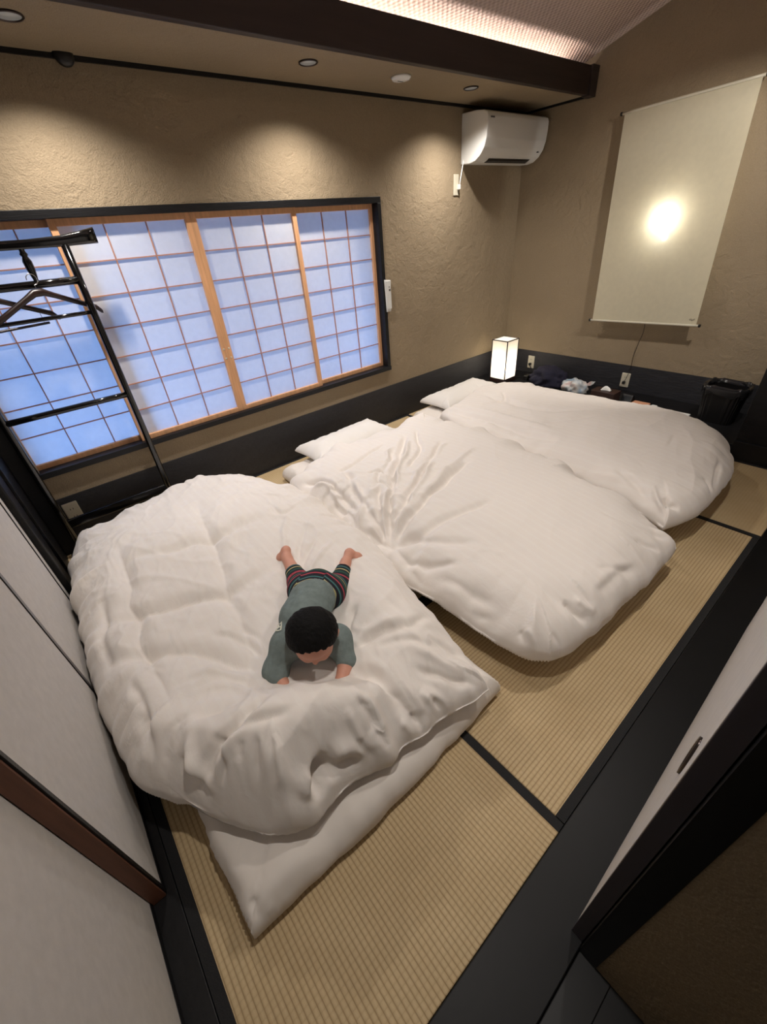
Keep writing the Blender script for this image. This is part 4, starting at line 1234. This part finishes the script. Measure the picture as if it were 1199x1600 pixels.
def hanger(ap, ang, label, bar, half=0.25):
    t = empty('coat_hanger', ap)
    tag(t, label, 'coat hanger', 'dark wooden hangers on the garment rack')
    ca, sa = math.cos(ang), math.sin(ang)
    T = lambda s, z, o=0.0: (ap[0] + s * ca - o * sa, ap[1] + s * sa + o * ca, ap[2] + z)
    # shoulders: flat wooden bow, thicker to the tips
    prof = [(-1.0, -0.118, 0.013), (-0.93, -0.098, 0.016), (-0.6, -0.062, 0.015), (-0.25, -0.022, 0.016), (-0.08, -0.002, 0.020), (0.08, -0.002, 0.020), (0.25, -0.022, 0.016), (0.6, -0.062, 0.015), (0.93, -0.098, 0.016), (1.0, -0.118, 0.013)]
    vs, fs = [], []
    for (s, z, hh) in prof:
        for (o, dz) in ((-0.008, -hh), (0.008, -hh), (0.010, 0.0), (0.005, hh * 0.5), (-0.005, hh * 0.5), (-0.010, 0.0)):
            vs.append(T(s * half, z + dz, o))
    n = len(prof)
    for i in range(n - 1):
        for k in range(6):
            fs.append((i * 6 + k, i * 6 + (k + 1) % 6, (i + 1) * 6 + (k + 1) % 6, (i + 1) * 6 + k))
    fs.append(tuple(range(6))[::-1]); fs.append(tuple((n - 1) * 6 + k for k in range(6)))
    fromdata('shoulder', vs, fs, M_HANG, t, True)
    hk = [T(0, 0.0), T(0, 0.020)]
    for k in range(9):
        a = -math.pi / 2 + k * 1.5 * math.pi / 8
        hk.append(T(0.0 + 0.021 * math.cos(a), 0.045 + 0.022 * math.sin(a)))
    tube('hook', hk, 0.0018, M_STEEL, t, 8, 4)
    if bar:
        a, b = np.array(T(-half * 0.8, -0.135)), np.array(T(half * 0.8, -0.135))
        tube('trouser_bar', [a, (a + b) / 2, b], 0.0055, M_HANG, t, 8, 2)
        for s in (-0.72, 0.72):
            tube('bar_wire', [T(s * half, -0.075), T(s * half, -0.135)], 0.0012, M_STEEL, t, 6, 0)


hanger((0.150, RY - 0.030, 1.318), 0.42, 'dark wooden coat hanger nearest the rack post', False)
hanger((-0.045, RY - 0.024, 1.318), 0.36, 'dark wooden coat hanger with trouser bar at the left edge', True)

# ------------------------------------------------------------------ things on the ledge
tb = empty('tissue_box', (3.485, 1.42, 0.10))
tag(tb, 'dark brown tissue box on the black ledge', 'tissue box')
tbb = box('box', 3.42, 3.54, 1.335, 1.525, 0.10, 0.215, M_WOODBOX, tb, 0.004)
box('opening', 3.46, 3.50, 1.38, 1.48, 0.2145, 0.2160, M_DARK, tbb)
vs, fs = [], []
for j in range(9):
    for i in range(13):
        u, v = i / 12, j / 8
        hgt = 0.030 * math.sin(math.pi * u) ** 0.6 * math.sin(math.pi * v) ** 0.7
        vs.append((3.465 + 0.030 * v + 0.006 * math.sin(5 * u), 1.392 + 0.076 * u, 0.2155 + hgt + 0.004 * math.sin(9 * u + 4 * v) * math.sin(math.pi * u) * math.sin(math.pi * v)))
for j in range(8):
    for i in range(12):
        a = j * 13 + i
        fs.append((a, a + 1, a + 14, a + 13))
fromdata('tissue', vs, fs, M_WHITE, tb, True)
ph = empty('desk_clock', (3.57, 1.29, 0.10))
tag(ph, 'small black desk clock between tissue box and peach card box', 'clock')
prism('body', [(3.52, 0.10), (3.62, 0.10), (3.62, 0.135), (3.58, 0.185), (3.565, 0.185)], 1, 1.243, 1.328, M_DARK, ph, 0.004)
prism('screen', [(3.530, 0.1185), (3.529, 0.1195), (3.5575, 0.1745), (3.5585, 0.1735)], 1, 1.255, 1.316, mat('dark_glass', (36, 40, 44), 0.1), ph)
tag(box('card_box', 3.535, 3.592, 1.115, 1.235, 0.10, 0.143, M_PEACH, bev=0.003), 'small flat peach coloured box on the black ledge', 'box')
ch = empty('phone_charger', (3.575, 1.08, 0.10))
tag(ch, 'white plastic charger on the ledge beside the peach box', 'charger')
box('body', 3.555, 3.595, 1.060, 1.104, 0.10, 0.138, M_WHITE, ch, 0.008)
tube('cable', [(3.575, 1.06, 0.120), (3.555, 1.035, 0.112), (3.50, 1.03, 0.106), (3.44, 1.05, 0.105)], 0.003, M_WHITE, ch, 8, 5)
tag(box('paper_booklet', 3.49, 3.63, 0.84, 1.02, 0.101, 0.110, M_WHITE, bev=0.001), 'white paper booklet lying on the ledge behind the far duvet', 'booklet')


def crumple(name, c, r, m, seed, label, cat, fl=0.35, parent=None):
    """irregular soft heap"""
    bm = bmesh.new()
    bmesh.ops.create_icosphere(bm, subdivisions=4, radius=1)
    for v in bm.verts:
        p = v.co.copy()
        q = np.array([p.x, p.y, p.z])
        n = float(vnoise(np.array([q[0] * 1.7 + q[2] * 1.1 + 9]), np.array([q[1] * 1.7 - q[2] + 5]), seed)[0]) * 0.28 \
            + float(vnoise(np.array([q[0] * 4 + q[2] * 2]), np.array([q[1] * 4 + q[2] * 3]), seed + 1)[0]) * 0.16 \
            + float(vnoise(np.array([q[0] * 9 - q[2] * 4]), np.array([q[1] * 9 + q[2] * 5]), seed + 2)[0]) * 0.07
        p = p * (1 + n)
        z = p.z if p.z > -fl else -fl + (p.z + fl) * 0.05
        v.co = Vector((c[0] + p.x * r[0], c[1] + p.y * r[1], c[2] + (z + fl * 1.12) * r[2]))
    me = bpy.data.meshes.new(name); bm.to_mesh(me); bm.free()
    o = link(name, me, m, parent, True)
    if label:
        tag(o, label, cat)
    return o


crumple('folded_clothes', (3.69, 2.075, 0.102), (0.13, 0.17, 0.10), M_NAVY, 4, 'heap of dark navy clothing on the ledge beside the lamp', 'clothing')


def bag_mat():
    m = bpy.data.materials.new('printed_plastic_bag')
    m.use_nodes = True
    nt = m.node_tree; N, L = nt.nodes, nt.links
    b = N['Principled BSDF']; b.inputs['Roughness'].default_value = 0.25
    tc = N.new('ShaderNodeTexCoord'); n = N.new('ShaderNodeTexNoise'); n.inputs['Scale'].default_value = 14
    L.new(tc.outputs['Object'], n.inputs['Vector'])
    r = N.new('ShaderNodeValToRGB')
    for e, p, c in ((r.color_ramp.elements[0], 0.32, (140, 160, 178)), (r.color_ramp.elements[1], 0.52, (206, 206, 202))):
        e.position = p; e.color = (*lin(c), 1)
    e = r.color_ramp.elements.new(0.66); e.color = (*lin((196, 170, 166)), 1)
    L.new(n.outputs[0], r.inputs[0]); L.new(r.outputs[0], b.inputs['Base Color'])
    return m


bg = empty('plastic_bag', (3.62, 1.75, 0.10))
tag(bg, 'crumpled printed plastic bag on the ledge between clothing and tissue box', 'plastic bag')
M_BAG = bag_mat()
crumple('bag_body', (3.63, 1.765, 0.102), (0.080, 0.105, 0.08), M_BAG, 12, None, None, parent=bg)
vs, fs = [], []
for i in range(15):
    u = i / 14
    for j in range(5):
        v = j / 4 - 0.5
        vs.append((3.63 + 0.03 * math.sin(4 * u) + 0.02 * v, 1.73 - 0.14 * u, 0.125 + 0.09 * u + 0.045 * v * (1 - 0.6 * u) + 0.006 * math.sin(9 * u + 5 * v)))
for i in range(14):
    for j in range(4):
        a = i * 5 + j
        fs.append((a, a + 1, a + 6, a + 5))
hd = fromdata('bag_handle', vs, fs, M_BAG, bg, True)
sm = hd.modifiers.new('thickness', 'SOLIDIFY'); sm.thickness = 0.004

# waste bin
bx, byy = 3.655, 0.685
bn = empty('waste_bin', (bx, byy, 0.10))
tag(bn, 'black ribbed waste bin with clear bag liner on the ledge', 'waste bin')
M_BIN = mat('black_bin_plastic', (16, 15, 16), 0.35)
vs, fs = [], []
NR = 96


def rsq(a, w, d):
    c, s = math.cos(a), math.sin(a)
    return (w * np.sign(c) * abs(c) ** 0.45, d * np.sign(s) * abs(s) ** 0.45)


rows = [(0.0, 0.82), (0.002, 0.84), (0.23, 1.0), (0.245, 1.04), (0.252, 1.04), (0.252, 0.97), (0.02, 0.80)]
for (z, k) in rows:
    for i in range(NR):
        a = 2 * math.pi * i / NR
        rib = 1 - (0.025 if (i % 4 in (0, 1)) and 0.001 < z < 0.235 else 0.0)
        x, y = rsq(a, 0.105 * k * rib, 0.125 * k * rib)
        vs.append((bx + x, byy + y, 0.10 + z))
for j in range(len(rows) - 1):
    for i in range(NR):
        fs.append((j * NR + i, j * NR + (i + 1) % NR, (j + 1) * NR + (i + 1) % NR, (j + 1) * NR + i))
fs.append(tuple(range(NR))[::-1]); fs.append(tuple((len(rows) - 1) * NR + i for i in range(NR)))
bnb = fromdata('bin_body', vs, fs, M_BIN, bn)
vs, fs = [], []
rows = [(0.205, 1.06), (0.24, 1.08), (0.262, 1.05), (0.264, 0.99), (0.235, 0.93)]
for j, (z, k) in enumerate(rows):
    for i in range(NR):
        a = 2 * math.pi * i / NR
        wob = 0.02 * math.sin(7 * a + j) + 0.015 * math.sin(17 * a + 2 * j)
        x, y = rsq(a, 0.105 * (k + wob), 0.125 * (k + wob))
        vs.append((bx + x, byy + y, 0.10 + z + 0.012 * math.sin(9 * a) * (1 if j == 0 else 0.3)))
for j in range(len(rows) - 1):
    for i in range(NR):
        fs.append((j * NR + i, j * NR + (i + 1) % NR, (j + 1) * NR + (i + 1) % NR, (j + 1) * NR + i))
fromdata('bag_liner', vs, fs, mat('thin_black_bag', (30, 30, 32), 0.12), bn, True)


# ------------------------------------------------------------------ the child: one continuous body from blended round cones
def surface(prims, res, k=0.02, pad=0.03, cut=None):
    """prims: (a, b, ra, rb) round cones; returns verts and quads of their smooth union (surface nets)"""
    A = np.array([p[0] for p in prims]); B = np.array([p[1] for p in prims]); R = np.array([max(p[2], p[3]) for p in prims])
    lo = np.minimum(A, B).min(0) - R.max() - pad; hi = np.maximum(A, B).max(0) + R.max() + pad
    nx, ny, nz = np.ceil((hi - lo) / res).astype(int) + 1
    F = np.full((nx, ny, nz), 1.0, np.float32)
    for a, b, ra, rb in prims:
        a = np.array(a, float); b = np.array(b, float)
        m = max(ra, rb) + 2.2 * k + 2 * res
        i0 = np.maximum(((np.minimum(a, b) - m - lo) / res).astype(int), 0); i1 = np.minimum(((np.maximum(a, b) + m - lo) / res).astype(int) + 2, (nx, ny, nz))
        g = [lo[c] + res * np.arange(i0[c], i1[c]) for c in range(3)]
        X, Y, Z = np.meshgrid(*g, indexing='ij')
        d = b - a; l2 = d @ d + 1e-12
        t = np.clip(((X - a[0]) * d[0] + (Y - a[1]) * d[1] + (Z - a[2]) * d[2]) / l2, 0, 1)
        D = np.sqrt((X - a[0] - t * d[0]) ** 2 + (Y - a[1] - t * d[1]) ** 2 + (Z - a[2] - t * d[2]) ** 2) - (ra + (rb - ra) * t)
        sl_ = tuple(slice(i0[c], i1[c]) for c in range(3))
        f = F[sl_]
        kk = min(k, 0.9 * min(ra, rb) + 0.002)
        h = np.clip(kk - np.abs(f - D), 0, None) / kk
        F[sl_] = np.minimum(f, D) - h * h * kk * 0.25
    if cut is not None:
        g = [lo[c] + res * np.arange(F.shape[c]) for c in range(3)]
        X, Y, Z = np.meshgrid(*g, indexing='ij')
        F = np.maximum(F, cut(X, Y, Z))
    # surface nets
    ins = F < 0
    c = np.zeros((nx - 1, ny - 1, nz - 1), int)
    cor = [(i, j, l) for i in (0, 1) for j in (0, 1) for l in (0, 1)]
    view = lambda arr, q: arr[q[0]:nx - 1 + q[0], q[1]:ny - 1 + q[1], q[2]:nz - 1 + q[2]]
    for q in cor:
        c += view(ins, q)
    act = (c > 0) & (c < 8)
    ii = np.argwhere(act)
    idx = np.full(act.shape, -1); idx[act] = np.arange(len(ii))
    pos = np.zeros((len(ii), 3)); cnt = np.zeros(len(ii))
    val = {q: F[ii[:, 0] + q[0], ii[:, 1] + q[1], ii[:, 2] + q[2]] for q in cor}
    for q in cor:
        for ax in range(3):
            if q[ax] == 0:
                q2 = tuple(1 if n == ax else q[n] for n in range(3))
                a, b = val[q], val[q2]
                x = (a < 0) != (b < 0)
                t = np.where(x, a / (a - b + 1e-12), 0)
                p = np.array(q, float)[None, :].repeat(len(ii), 0); p[:, ax] = t
                pos += p * x[:, None]; cnt += x
    verts = lo + res * (ii + pos / cnt[:, None])
    faces = []
    for ax in range(3):
        o1, o2 = [n for n in range(3) if n != ax]
        s0 = [slice(1, -1)] * 3; s1 = [slice(1, -1)] * 3
        s0[ax] = slice(0, -1); s1[ax] = slice(1, None)
        a, b = ins[tuple(s0)], ins[tuple(s1)]
        e = np.argwhere(a != b)
        sg = a[tuple(e.T)]
        e = e + 1; e[:, ax] -= 1
        def cell(d1, d2):
            w = e.copy(); w[:, o1] -= d1; w[:, o2] -= d2
            return idx[w[:, 0], w[:, 1], w[:, 2]]
        f = np.stack([cell(1, 1), cell(0, 1), cell(0, 0), cell(1, 0)], 1)
        flip = sg if ax != 1 else ~sg
        f = np.where(flip[:, None], f, f[:, ::-1])
        faces.append(f)
    f = np.vstack(faces)
    f = f[(f >= 0).all(1)]
    # light smoothing
    ed = np.vstack([f[:, [0, 1]], f[:, [1, 2]], f[:, [2, 3]], f[:, [3, 0]]])
    for _ in range(2):
        s = np.zeros_like(verts); n = np.zeros(len(verts))
        np.add.at(s, ed[:, 0], verts[ed[:, 1]]); np.add.at(n, ed[:, 0], 1)
        np.add.at(s, ed[:, 1], verts[ed[:, 0]]); np.add.at(n, ed[:, 1], 1)
        verts = 0.5 * verts + 0.5 * s / np.maximum(n, 1)[:, None]
    return verts, f


def px3(px, py, z):
    a = at(px, py, z)
    return np.array([a[0], a[1], z])


hip = px3(497, 918, 0.335)
hipL, hipR = px3(476, 922, 0.325), px3(514, 926, 0.320)
chest = px3(475, 966, 0.345)
neck = px3(480, 1003, 0.375)
head = px3(489, 997, 0.430)
shL, shR = px3(447, 1006, 0.345), px3(527, 998, 0.340)
elL, elR = px3(430, 1048, 0.295), px3(541, 1032, 0.295)
wrL, wrR = px3(451, 1082, 0.282), px3(532, 1068, 0.285)
knL, knR = px3(468, 910, 0.295), px3(529, 914, 0.295)
anL, anR = px3(449, 873, 0.310), px3(540, 880, 0.310)
heL, heR = px3(447, 860, 0.322), px3(546, 864, 0.320)
toL, toR = px3(437, 873, 0.290), px3(562, 871, 0.295)
fwd = head - hip; fwd[2] = 0; fwd /= np.linalg.norm(fwd)       # towards the camera
side = np.array([-fwd[1], fwd[0], 0.0])
upv = np.array([0, 0, 1.0])
kid = empty('person', (hip[0], hip[1], 0.26))
tag(kid, 'small child in grey top and striped trousers lying prone on the nearest duvet', 'person')
look = fwd * 0.90 - upv * 0.43                                 # face looks down and towards the camera
look /= np.linalg.norm(look)
hup = np.cross(side, look); hup /= np.linalg.norm(hup)
if hup[2] < 0:
    hup = -hup
HS = 0.87


def hp(f, s, u):
    return head + HS * (look * f + side * s + hup * u)


body = [
    (hp(-0.022, 0, 0.018), hp(0.004, 0, 0.012), 0.070, 0.070), (hp(-0.02, 0.012, 0.015), hp(-0.02, -0.012, 0.015), 0.070, 0.070),
    (hp(0.018, 0.016, -0.028), hp(0.018, -0.016, -0.028), 0.046, 0.046), (hp(0.034, 0, -0.060), hp(0.030, 0, -0.052), 0.026, 0.030),
    (hp(0.052, 0.026, -0.034), hp(0.040, 0.034, -0.028), 0.020, 0.022), (hp(0.052, -0.026, -0.034), hp(0.040, -0.034, -0.028), 0.020, 0.022),
    (hp(0.064, 0, -0.012), hp(0.076, 0, -0.026), 0.008, 0.010),                                                # nose
    (hp(0.067, 0.010, -0.049), hp(0.067, -0.010, -0.049), 0.0055, 0.0055), (hp(0.064, 0.009, -0.056), hp(0.064, -0.009, -0.056), 0.0055, 0.0055),   # lips
    (hp(-0.004, 0.078, -0.022), hp(-0.012, 0.082, 0.002), 0.010, 0.013), (hp(-0.004, -0.078, -0.022), hp(-0.012, -0.082, 0.002), 0.010, 0.013),  # ears
    (neck, hp(-0.02, 0, -0.03), 0.036, 0.034),
    (hip, chest, 0.066, 0.062), (chest, neck, 0.062, 0.040), (shL, shR, 0.036, 0.036), (hipL, hipR, 0.056, 0.056),
    (shL, elL, 0.032, 0.024), (elL, wrL, 0.025, 0.018), (shR, elR, 0.032, 0.024), (elR, wrR, 0.025, 0.018),
    (hipL, knL, 0.048, 0.036), (knL, anL, 0.036, 0.021), (hipR, knR, 0.048, 0.036), (knR, anR, 0.036, 0.021),
    (anL, heL, 0.020, 0.018), (heL, toL, 0.018, 0.014), (anR, heR, 0.020, 0.018), (heR, toR, 0.018, 0.014)]


def hand(w, d, th):
    """palm plus five bent fingers; d = pointing direction, th = thumb side"""
    d = d / np.linalg.norm(d); sv = np.cross(d, upv); sv /= np.linalg.norm(sv); sv = sv * th
    c = w + d * 0.030
    out = [(w, c, 0.017, 0.015), (c + sv * 0.009, c - sv * 0.009, 0.012, 0.012)]
    for k, ln in enumerate((0.030, 0.034, 0.032, 0.025)):
        o = sv * (0.0165 - 0.011 * k)
        p0 = c + o + d * 0.008; p1 = p0 + d * ln * 0.55 + upv * 0.002; p2 = p1 + d * ln * 0.45 - upv * 0.012
        out += [(p0, p1, 0.0062, 0.0058), (p1, p2, 0.0058, 0.0050)]
    t0 = w + d * 0.014 + sv * 0.014; t1 = t0 + d * 0.014 + sv * 0.014; t2 = t1 + d * 0.014 + sv * 0.002
    out += [(t0, t1, 0.0075, 0.0065), (t1, t2, 0.0065, 0.0055)]
    return out


body += hand(wrL, fwd * 0.75 + np.array([0.55, -0.1, -0.25]), -1)
body += hand(wrR, fwd * 0.95 + np.array([-0.10, -0.1, -0.25]), 1)


def toes(he, to):
    d = to - he; d /= np.linalg.norm(d); sv = np.cross(d, upv); sv /= np.linalg.norm(sv)
    out = [(to - d * 0.008 + sv * 0.010, to - d * 0.008 - sv * 0.010, 0.013, 0.012)]
    for k in range(5):
        o = sv * (0.015 - 0.0075 * k)
        out.append((to + o, to + o + d * (0.016 - 0.0015 * k), 0.0058 - 0.0004 * k, 0.0052 - 0.0004 * k))
    return out


body += toes(heL, toL) + toes(heR, toR)
for i_ in range(11):
    body[i_] = (body[i_][0], body[i_][1], body[i_][2] * HS, body[i_][3] * HS)
v, f = surface(body, 0.0036, 0.016)
fromdata('body', v, f, M_SKIN, kid, True)
# eyes, brows
for s in (1, -1):
    bm = bmesh.new(); bmesh.ops.create_uvsphere(bm, u_segments=16, v_segments=10, radius=0.0080)
    bmesh.ops.translate(bm, verts=bm.verts, vec=Vector(hp(0.057, 0.027 * s, -0.006))); me = bpy.data.meshes.new('eye'); bm.to_mesh(me); bm.free()
    link('eye', me, M_DARK, kid, True)
    tube('eyebrow', [hp(0.064, 0.016 * s, 0.008), hp(0.062, 0.027 * s, 0.012), hp(0.054, 0.040 * s, 0.008)], 0.0022, M_HAIR, kid, 6, 4)
# hair cap: same head a little larger, cut away from the face and neck
hc = [(hp(-0.022, 0, 0.018), hp(0.004, 0, 0.014), 0.0785, 0.0765), (hp(-0.02, 0.013, 0.015), hp(-0.02, -0.013, 0.015), 0.0785, 0.0785), (hp(-0.03, 0.012, -0.03), hp(-0.03, -0.012, -0.03), 0.060, 0.060)]


def hcut(X, Y, Z):
    q = np.stack([X - head[0], Y - head[1], Z - head[2]], -1) / HS
    fz, uz, sz = q @ look, q @ hup, np.abs(q @ side)
    a = (fz - 0.040) * 0.85 - (uz - 0.030) * 0.75 - 0.10 * (sz - 0.03)
    b = -(uz + 0.062 + 0.3 * fz)
    a = a + 0.004 * np.sin((q @ side) * 260) + 0.003 * np.sin((q @ side) * 610 + 1)
    return (np.maximum(a, b) * HS).astype(np.float32)


hc = [(p[0], p[1], p[2] * HS, p[3] * HS) for p in hc]
v, f = surface(hc, 0.0040, 0.015, cut=hcut)
v = v + (0.0010 * vnoise(v[:, 0] * 150 + v[:, 2] * 60, v[:, 1] * 45 + v[:, 2] * 150, 8))[:, None] * (v - head) / 0.06
fromdata('hair', v, f, M_HAIR, kid, True)
# shirt
mid = lambda a, b, t: a + (b - a) * t
sh = [(mid(hip, chest, 0.25), chest, 0.076, 0.078), (chest, mid(chest, neck, 0.75), 0.077, 0.056), (shL, shR, 0.046, 0.045), (mid(hip, chest, 0.1) , mid(hip, chest, 0.4), 0.074, 0.076),
      (shL, mid(shL, elL, 0.98), 0.043, 0.035), (elL, mid(elL, wrL, 0.25), 0.035, 0.032), (shR, mid(shR, elR, 0.98), 0.042, 0.034)]


def scut(X, Y, Z):
    t = (X - hip[0]) * fwd[0] + (Y - hip[1]) * fwd[1] + 0.25 * (Z - 0.40)
    return (-(t - 0.040)).astype(np.float32)


v, f = surface(sh, 0.0045, 0.03, cut=scut)
v = v + (0.0022 * vnoise(v[:, 0] * 38 + v[:, 2] * 20, v[:, 1] * 38 + v[:, 2] * 9, 3))[:, None] * np.array([0.3, 0.3, 1.0])
fromdata('shirt', v, f, M_SHIRT, kid, True)
# trousers with stripe coordinate
LG = 0.78
tr = [(hip, mid(hip, chest, 0.45), 0.072, 0.070), (hipL, hipR, 0.064, 0.064), (hipL, knL, 0.056, 0.045), (hipR, knR, 0.056, 0.045),
      (knL, mid(knL, anL, 0.42), 0.045, 0.036), (knR, mid(knR, anR, LG), 0.044, 0.029)]


def tcut(X, Y, Z):
    t = (X - hip[0]) * fwd[0] + (Y - hip[1]) * fwd[1] + 0.25 * (Z - 0.40)
    a = t - 0.055
    dl = (anL - knL) / np.linalg.norm(anL - knL); ll = np.linalg.norm(anL - knL)
    near = np.sqrt((X - anL[0]) ** 2 + (Y - anL[1]) ** 2 + (Z - anL[2]) ** 2)
    b = np.where(near < 0.14, (X - knL[0]) * dl[0] + (Y - knL[1]) * dl[1] + (Z - knL[2]) * dl[2] - 0.50 * ll, -1)
    dr_ = (anR - knR) / np.linalg.norm(anR - knR); lr = np.linalg.norm(anR - knR)
    near = np.sqrt((X - anR[0]) ** 2 + (Y - anR[1]) ** 2 + (Z - anR[2]) ** 2)
    c = np.where(near < 0.14, (X - knR[0]) * dr_[0] + (Y - knR[1]) * dr_[1] + (Z - knR[2]) * dr_[2] - LG * lr, -1)
    return np.maximum(np.maximum(a, b), c).astype(np.float32)


v, f = surface(tr, 0.0042, 0.02, cut=tcut)
to_ = fromdata('trousers', v, f, M_STRIPE, kid, True)
V3 = np.array(v)


def along(a, b):
    d = b - a; l = np.linalg.norm(d); t = (V3 - a) @ d / (l * l); tc_ = np.clip(t, 0, 1)
    return t * l, np.linalg.norm(V3 - a - tc_[:, None] * d, axis=1)


bum = hip - fwd * 0.09
segs = [(chest, bum, 0.0), (hipL, knL, 0.16), (hipR, knR, 0.16), (knL, anL, 0.22), (knR, anR, 0.22)]
g = np.zeros(len(V3)); bd = np.full(len(V3), 9.0)
for a, b, off in segs:
    l, d = along(a, b)
    m_ = d < bd
    g = np.where(m_, l + off, g); bd = np.where(m_, d, bd)
att = to_.data.attributes.new('girth', 'FLOAT', 'POINT')
att.data.foreach_set('value', g.astype(np.float32))

# pale letter print on the shirt, lying on its surface
SV = np.array([list(p.co) for p in bpy.data.objects['shirt'].data.vertices])
fc = bpy.data.curves.new('print_letter', 'FONT'); fc.body = 'B'; fc.size = 0.052; fc.resolution_u = 2
fo = bpy.data.objects.new('print_letter', fc); COL.objects.link(fo)
dg = bpy.context.evaluated_depsgraph_get()
me = bpy.data.meshes.new_from_object(fo.evaluated_get(dg))
bpy.data.objects.remove(fo)
bm = bmesh.new(); bm.from_mesh(me); bmesh.ops.subdivide_edges(bm, edges=bm.edges[:], cuts=2)
c = px3(437, 984, 0.385)
for vtx in bm.verts:
    p = np.array([c[0], c[1], 0]) - side * (vtx.co.x - 0.016) * 0.9 - fwd * (vtx.co.y - 0.018)
    dd = np.hypot(SV[:, 0] - p[0], SV[:, 1] - p[1])
    near = dd < 0.012
    z = SV[near, 2].max() if near.any() else SV[dd.argmin(), 2]
    vtx.co = (p[0], p[1], z + 0.003)
bm.to_mesh(me); bm.free()
link('print_letter', me, M_PRINT, kid)
